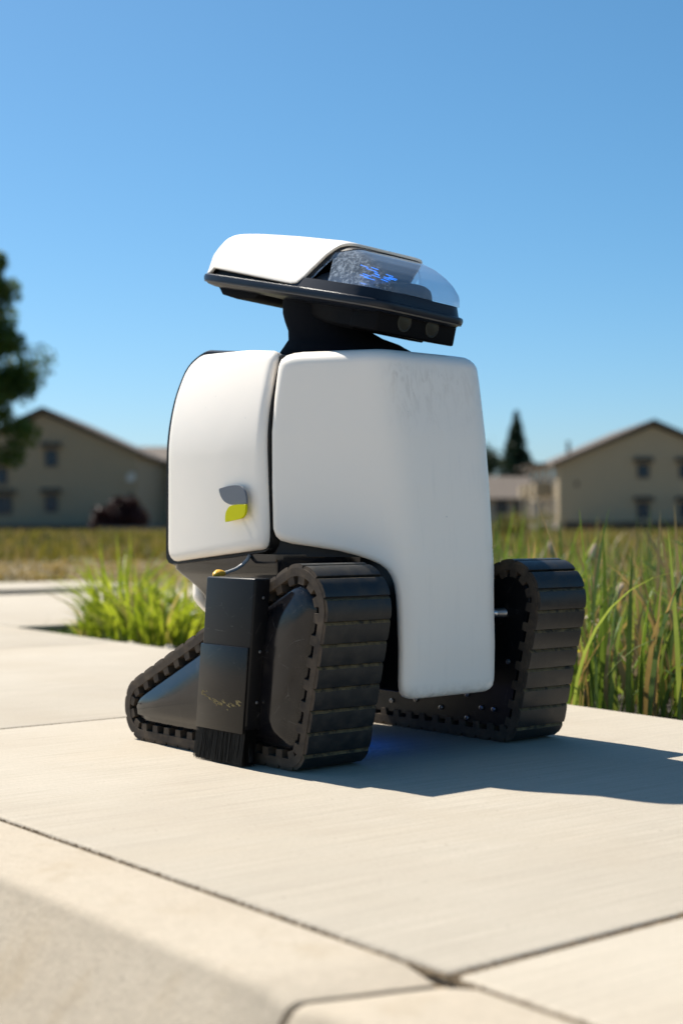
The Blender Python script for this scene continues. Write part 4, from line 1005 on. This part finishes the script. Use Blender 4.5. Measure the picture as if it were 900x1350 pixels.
for k in range(150):
    th = frand(0, math.tau); ph = math.acos(frand(-1, 1)); r = frand(.55, 1.0)
    prof_r = lambda z: 1.0
    c = Vector((2.0 * r * math.sin(ph) * math.cos(th), 2.0 * r * math.sin(ph) * math.sin(th), zc + .1 + 2.35 * r * math.cos(ph)))
    if c.z > zc + .9: c.x *= .82 ; c.y *= .82
    clumps.append((c, frand(.30, .55)))
clumps += [(Vector((1.75, -.6, bz_(573, YT))), .42), (Vector((1.55, -.3, bz_(500, YT))), .36), (Vector((1.25, 0, bz_(385, YT))), .36), (Vector((1.1, -.4, bz_(348, YT))), .26), (Vector((1.45, -.5, bz_(600, YT))), .35)]
for c, r in clumps[::6]:
    V1, F1 = tube([(0, 0, max(1.4, c.z - 1.5)), (c.x * .5, c.y * .5, c.z - .5), tuple(c)], [.045, .03, .008], 6); mesh('limb', V1, F1, M['bark'], root)
def smp():
    c, r = random.choice(clumps); v_ = Vector((random.gauss(0, 1), random.gauss(0, 1), random.gauss(0, .85))).normalized(); return c + v_ * r * random.random() ** .45
leaf_cloud(46000, smp, .068, M['tree'], 'crown', root)
YC = 150.0; root = empty('conifer_tree', (bx_(680, YC), YC, 0)); tag(root, 'tall pointed dark conifer behind the far grey house', 'tree')
ht = bz_(545, YC); V1, F1 = tube([(0, 0, -.1), (0, 0, ht * .5), (0, 0, ht)], [.28, .16, .02], 8); mesh('trunk', V1, F1, M['bark'], root)
tiers = []
for k in range(240):
    z = ht * (.08 + .92 * random.random() ** .8); rr = (ht - z) / ht * 4.3 * frand(.65, 1.05) + .10; th = frand(0, math.tau); tiers.append((z, rr, th))
def smpc():
    z, rr, th = random.choice(tiers); q = random.random() ** .6; return Vector((rr * q * math.cos(th + random.gauss(0, .14)), rr * q * math.sin(th + random.gauss(0, .14)), z - rr * q * .25 + random.gauss(0, .12)))
leaf_cloud(14000, smpc, .22, M['pine'], 'crown', root)
YS = 160.0; root = empty('small_tree', (bx_(644, YS), YS, 0)); tag(root, 'small rounded tree top just showing beside the robot shoulder', 'tree')
mesh('trunk', *tube([(0, 0, -.1), (0, 0, 5.5)], [.2, .06], 8), M['bark'], root)
leaf_cloud(1500, lambda: Vector((random.gauss(0, .55), random.gauss(0, .55), bz_(610, YS) + random.gauss(0, .75))), .22, M['pine'], 'crown', root)
YB = 86.0; root = empty('purple_shrub', (bx_(162, YB), YB, -.08)); tag(root, 'dark purple leaved shrub before the left house', 'shrub')
cl = [(Vector((frand(-1.45, 1.35), frand(-.5, .5), frand(.3, 1.2))), frand(.35, .55)) for k in range(40)] + [(Vector((frand(-.75, .6), 0, frand(1.1, 1.75))), .42) for k in range(16)]
for k in range(5): mesh('stem', *tube([(frand(-.2, .2), 0, 0), (frand(-.9, .9), 0, 1.0)], [.04, .015], 6), M['bark'], root)
def smps():
    c, r = random.choice(cl); v_ = Vector((random.gauss(0, 1), random.gauss(0, 1), random.gauss(0, 1))).normalized(); return c + v_ * r * random.random() ** .4
leaf_cloud(14000, smps, .11, M['redleaf'], 'foliage', root)
# weedy bushes in the field at right
for (x, Y, w_, h, lb) in ((700, 60, 1.0, .75, 'olive bush in the field left of the right house'), (668, 40, .55, .5, 'low olive bush right beside the robot flank')):
    root = empty('field_bush', (bx_(x, Y), Y, -.085)); cl2 = [(Vector((frand(-w_, w_) * .8, frand(-.3, .3), frand(.1, h))), .25) for k in range(14)]
    for k in range(4): mesh('stem', *tube([(frand(-.1, .1), 0, 0), (frand(-w_, w_) * .6, 0, h * .7)], [.02, .008], 5), M['bark'], root)
    leaf_cloud(1500, lambda: (lambda c: c[0] + Vector((random.gauss(0, .5), random.gauss(0, .5), random.gauss(0, .5))) * c[1])(random.choice(cl2)), .05, M['weed'], 'foliage', root); tag(root, lb, 'bush', 'bushes in the field')
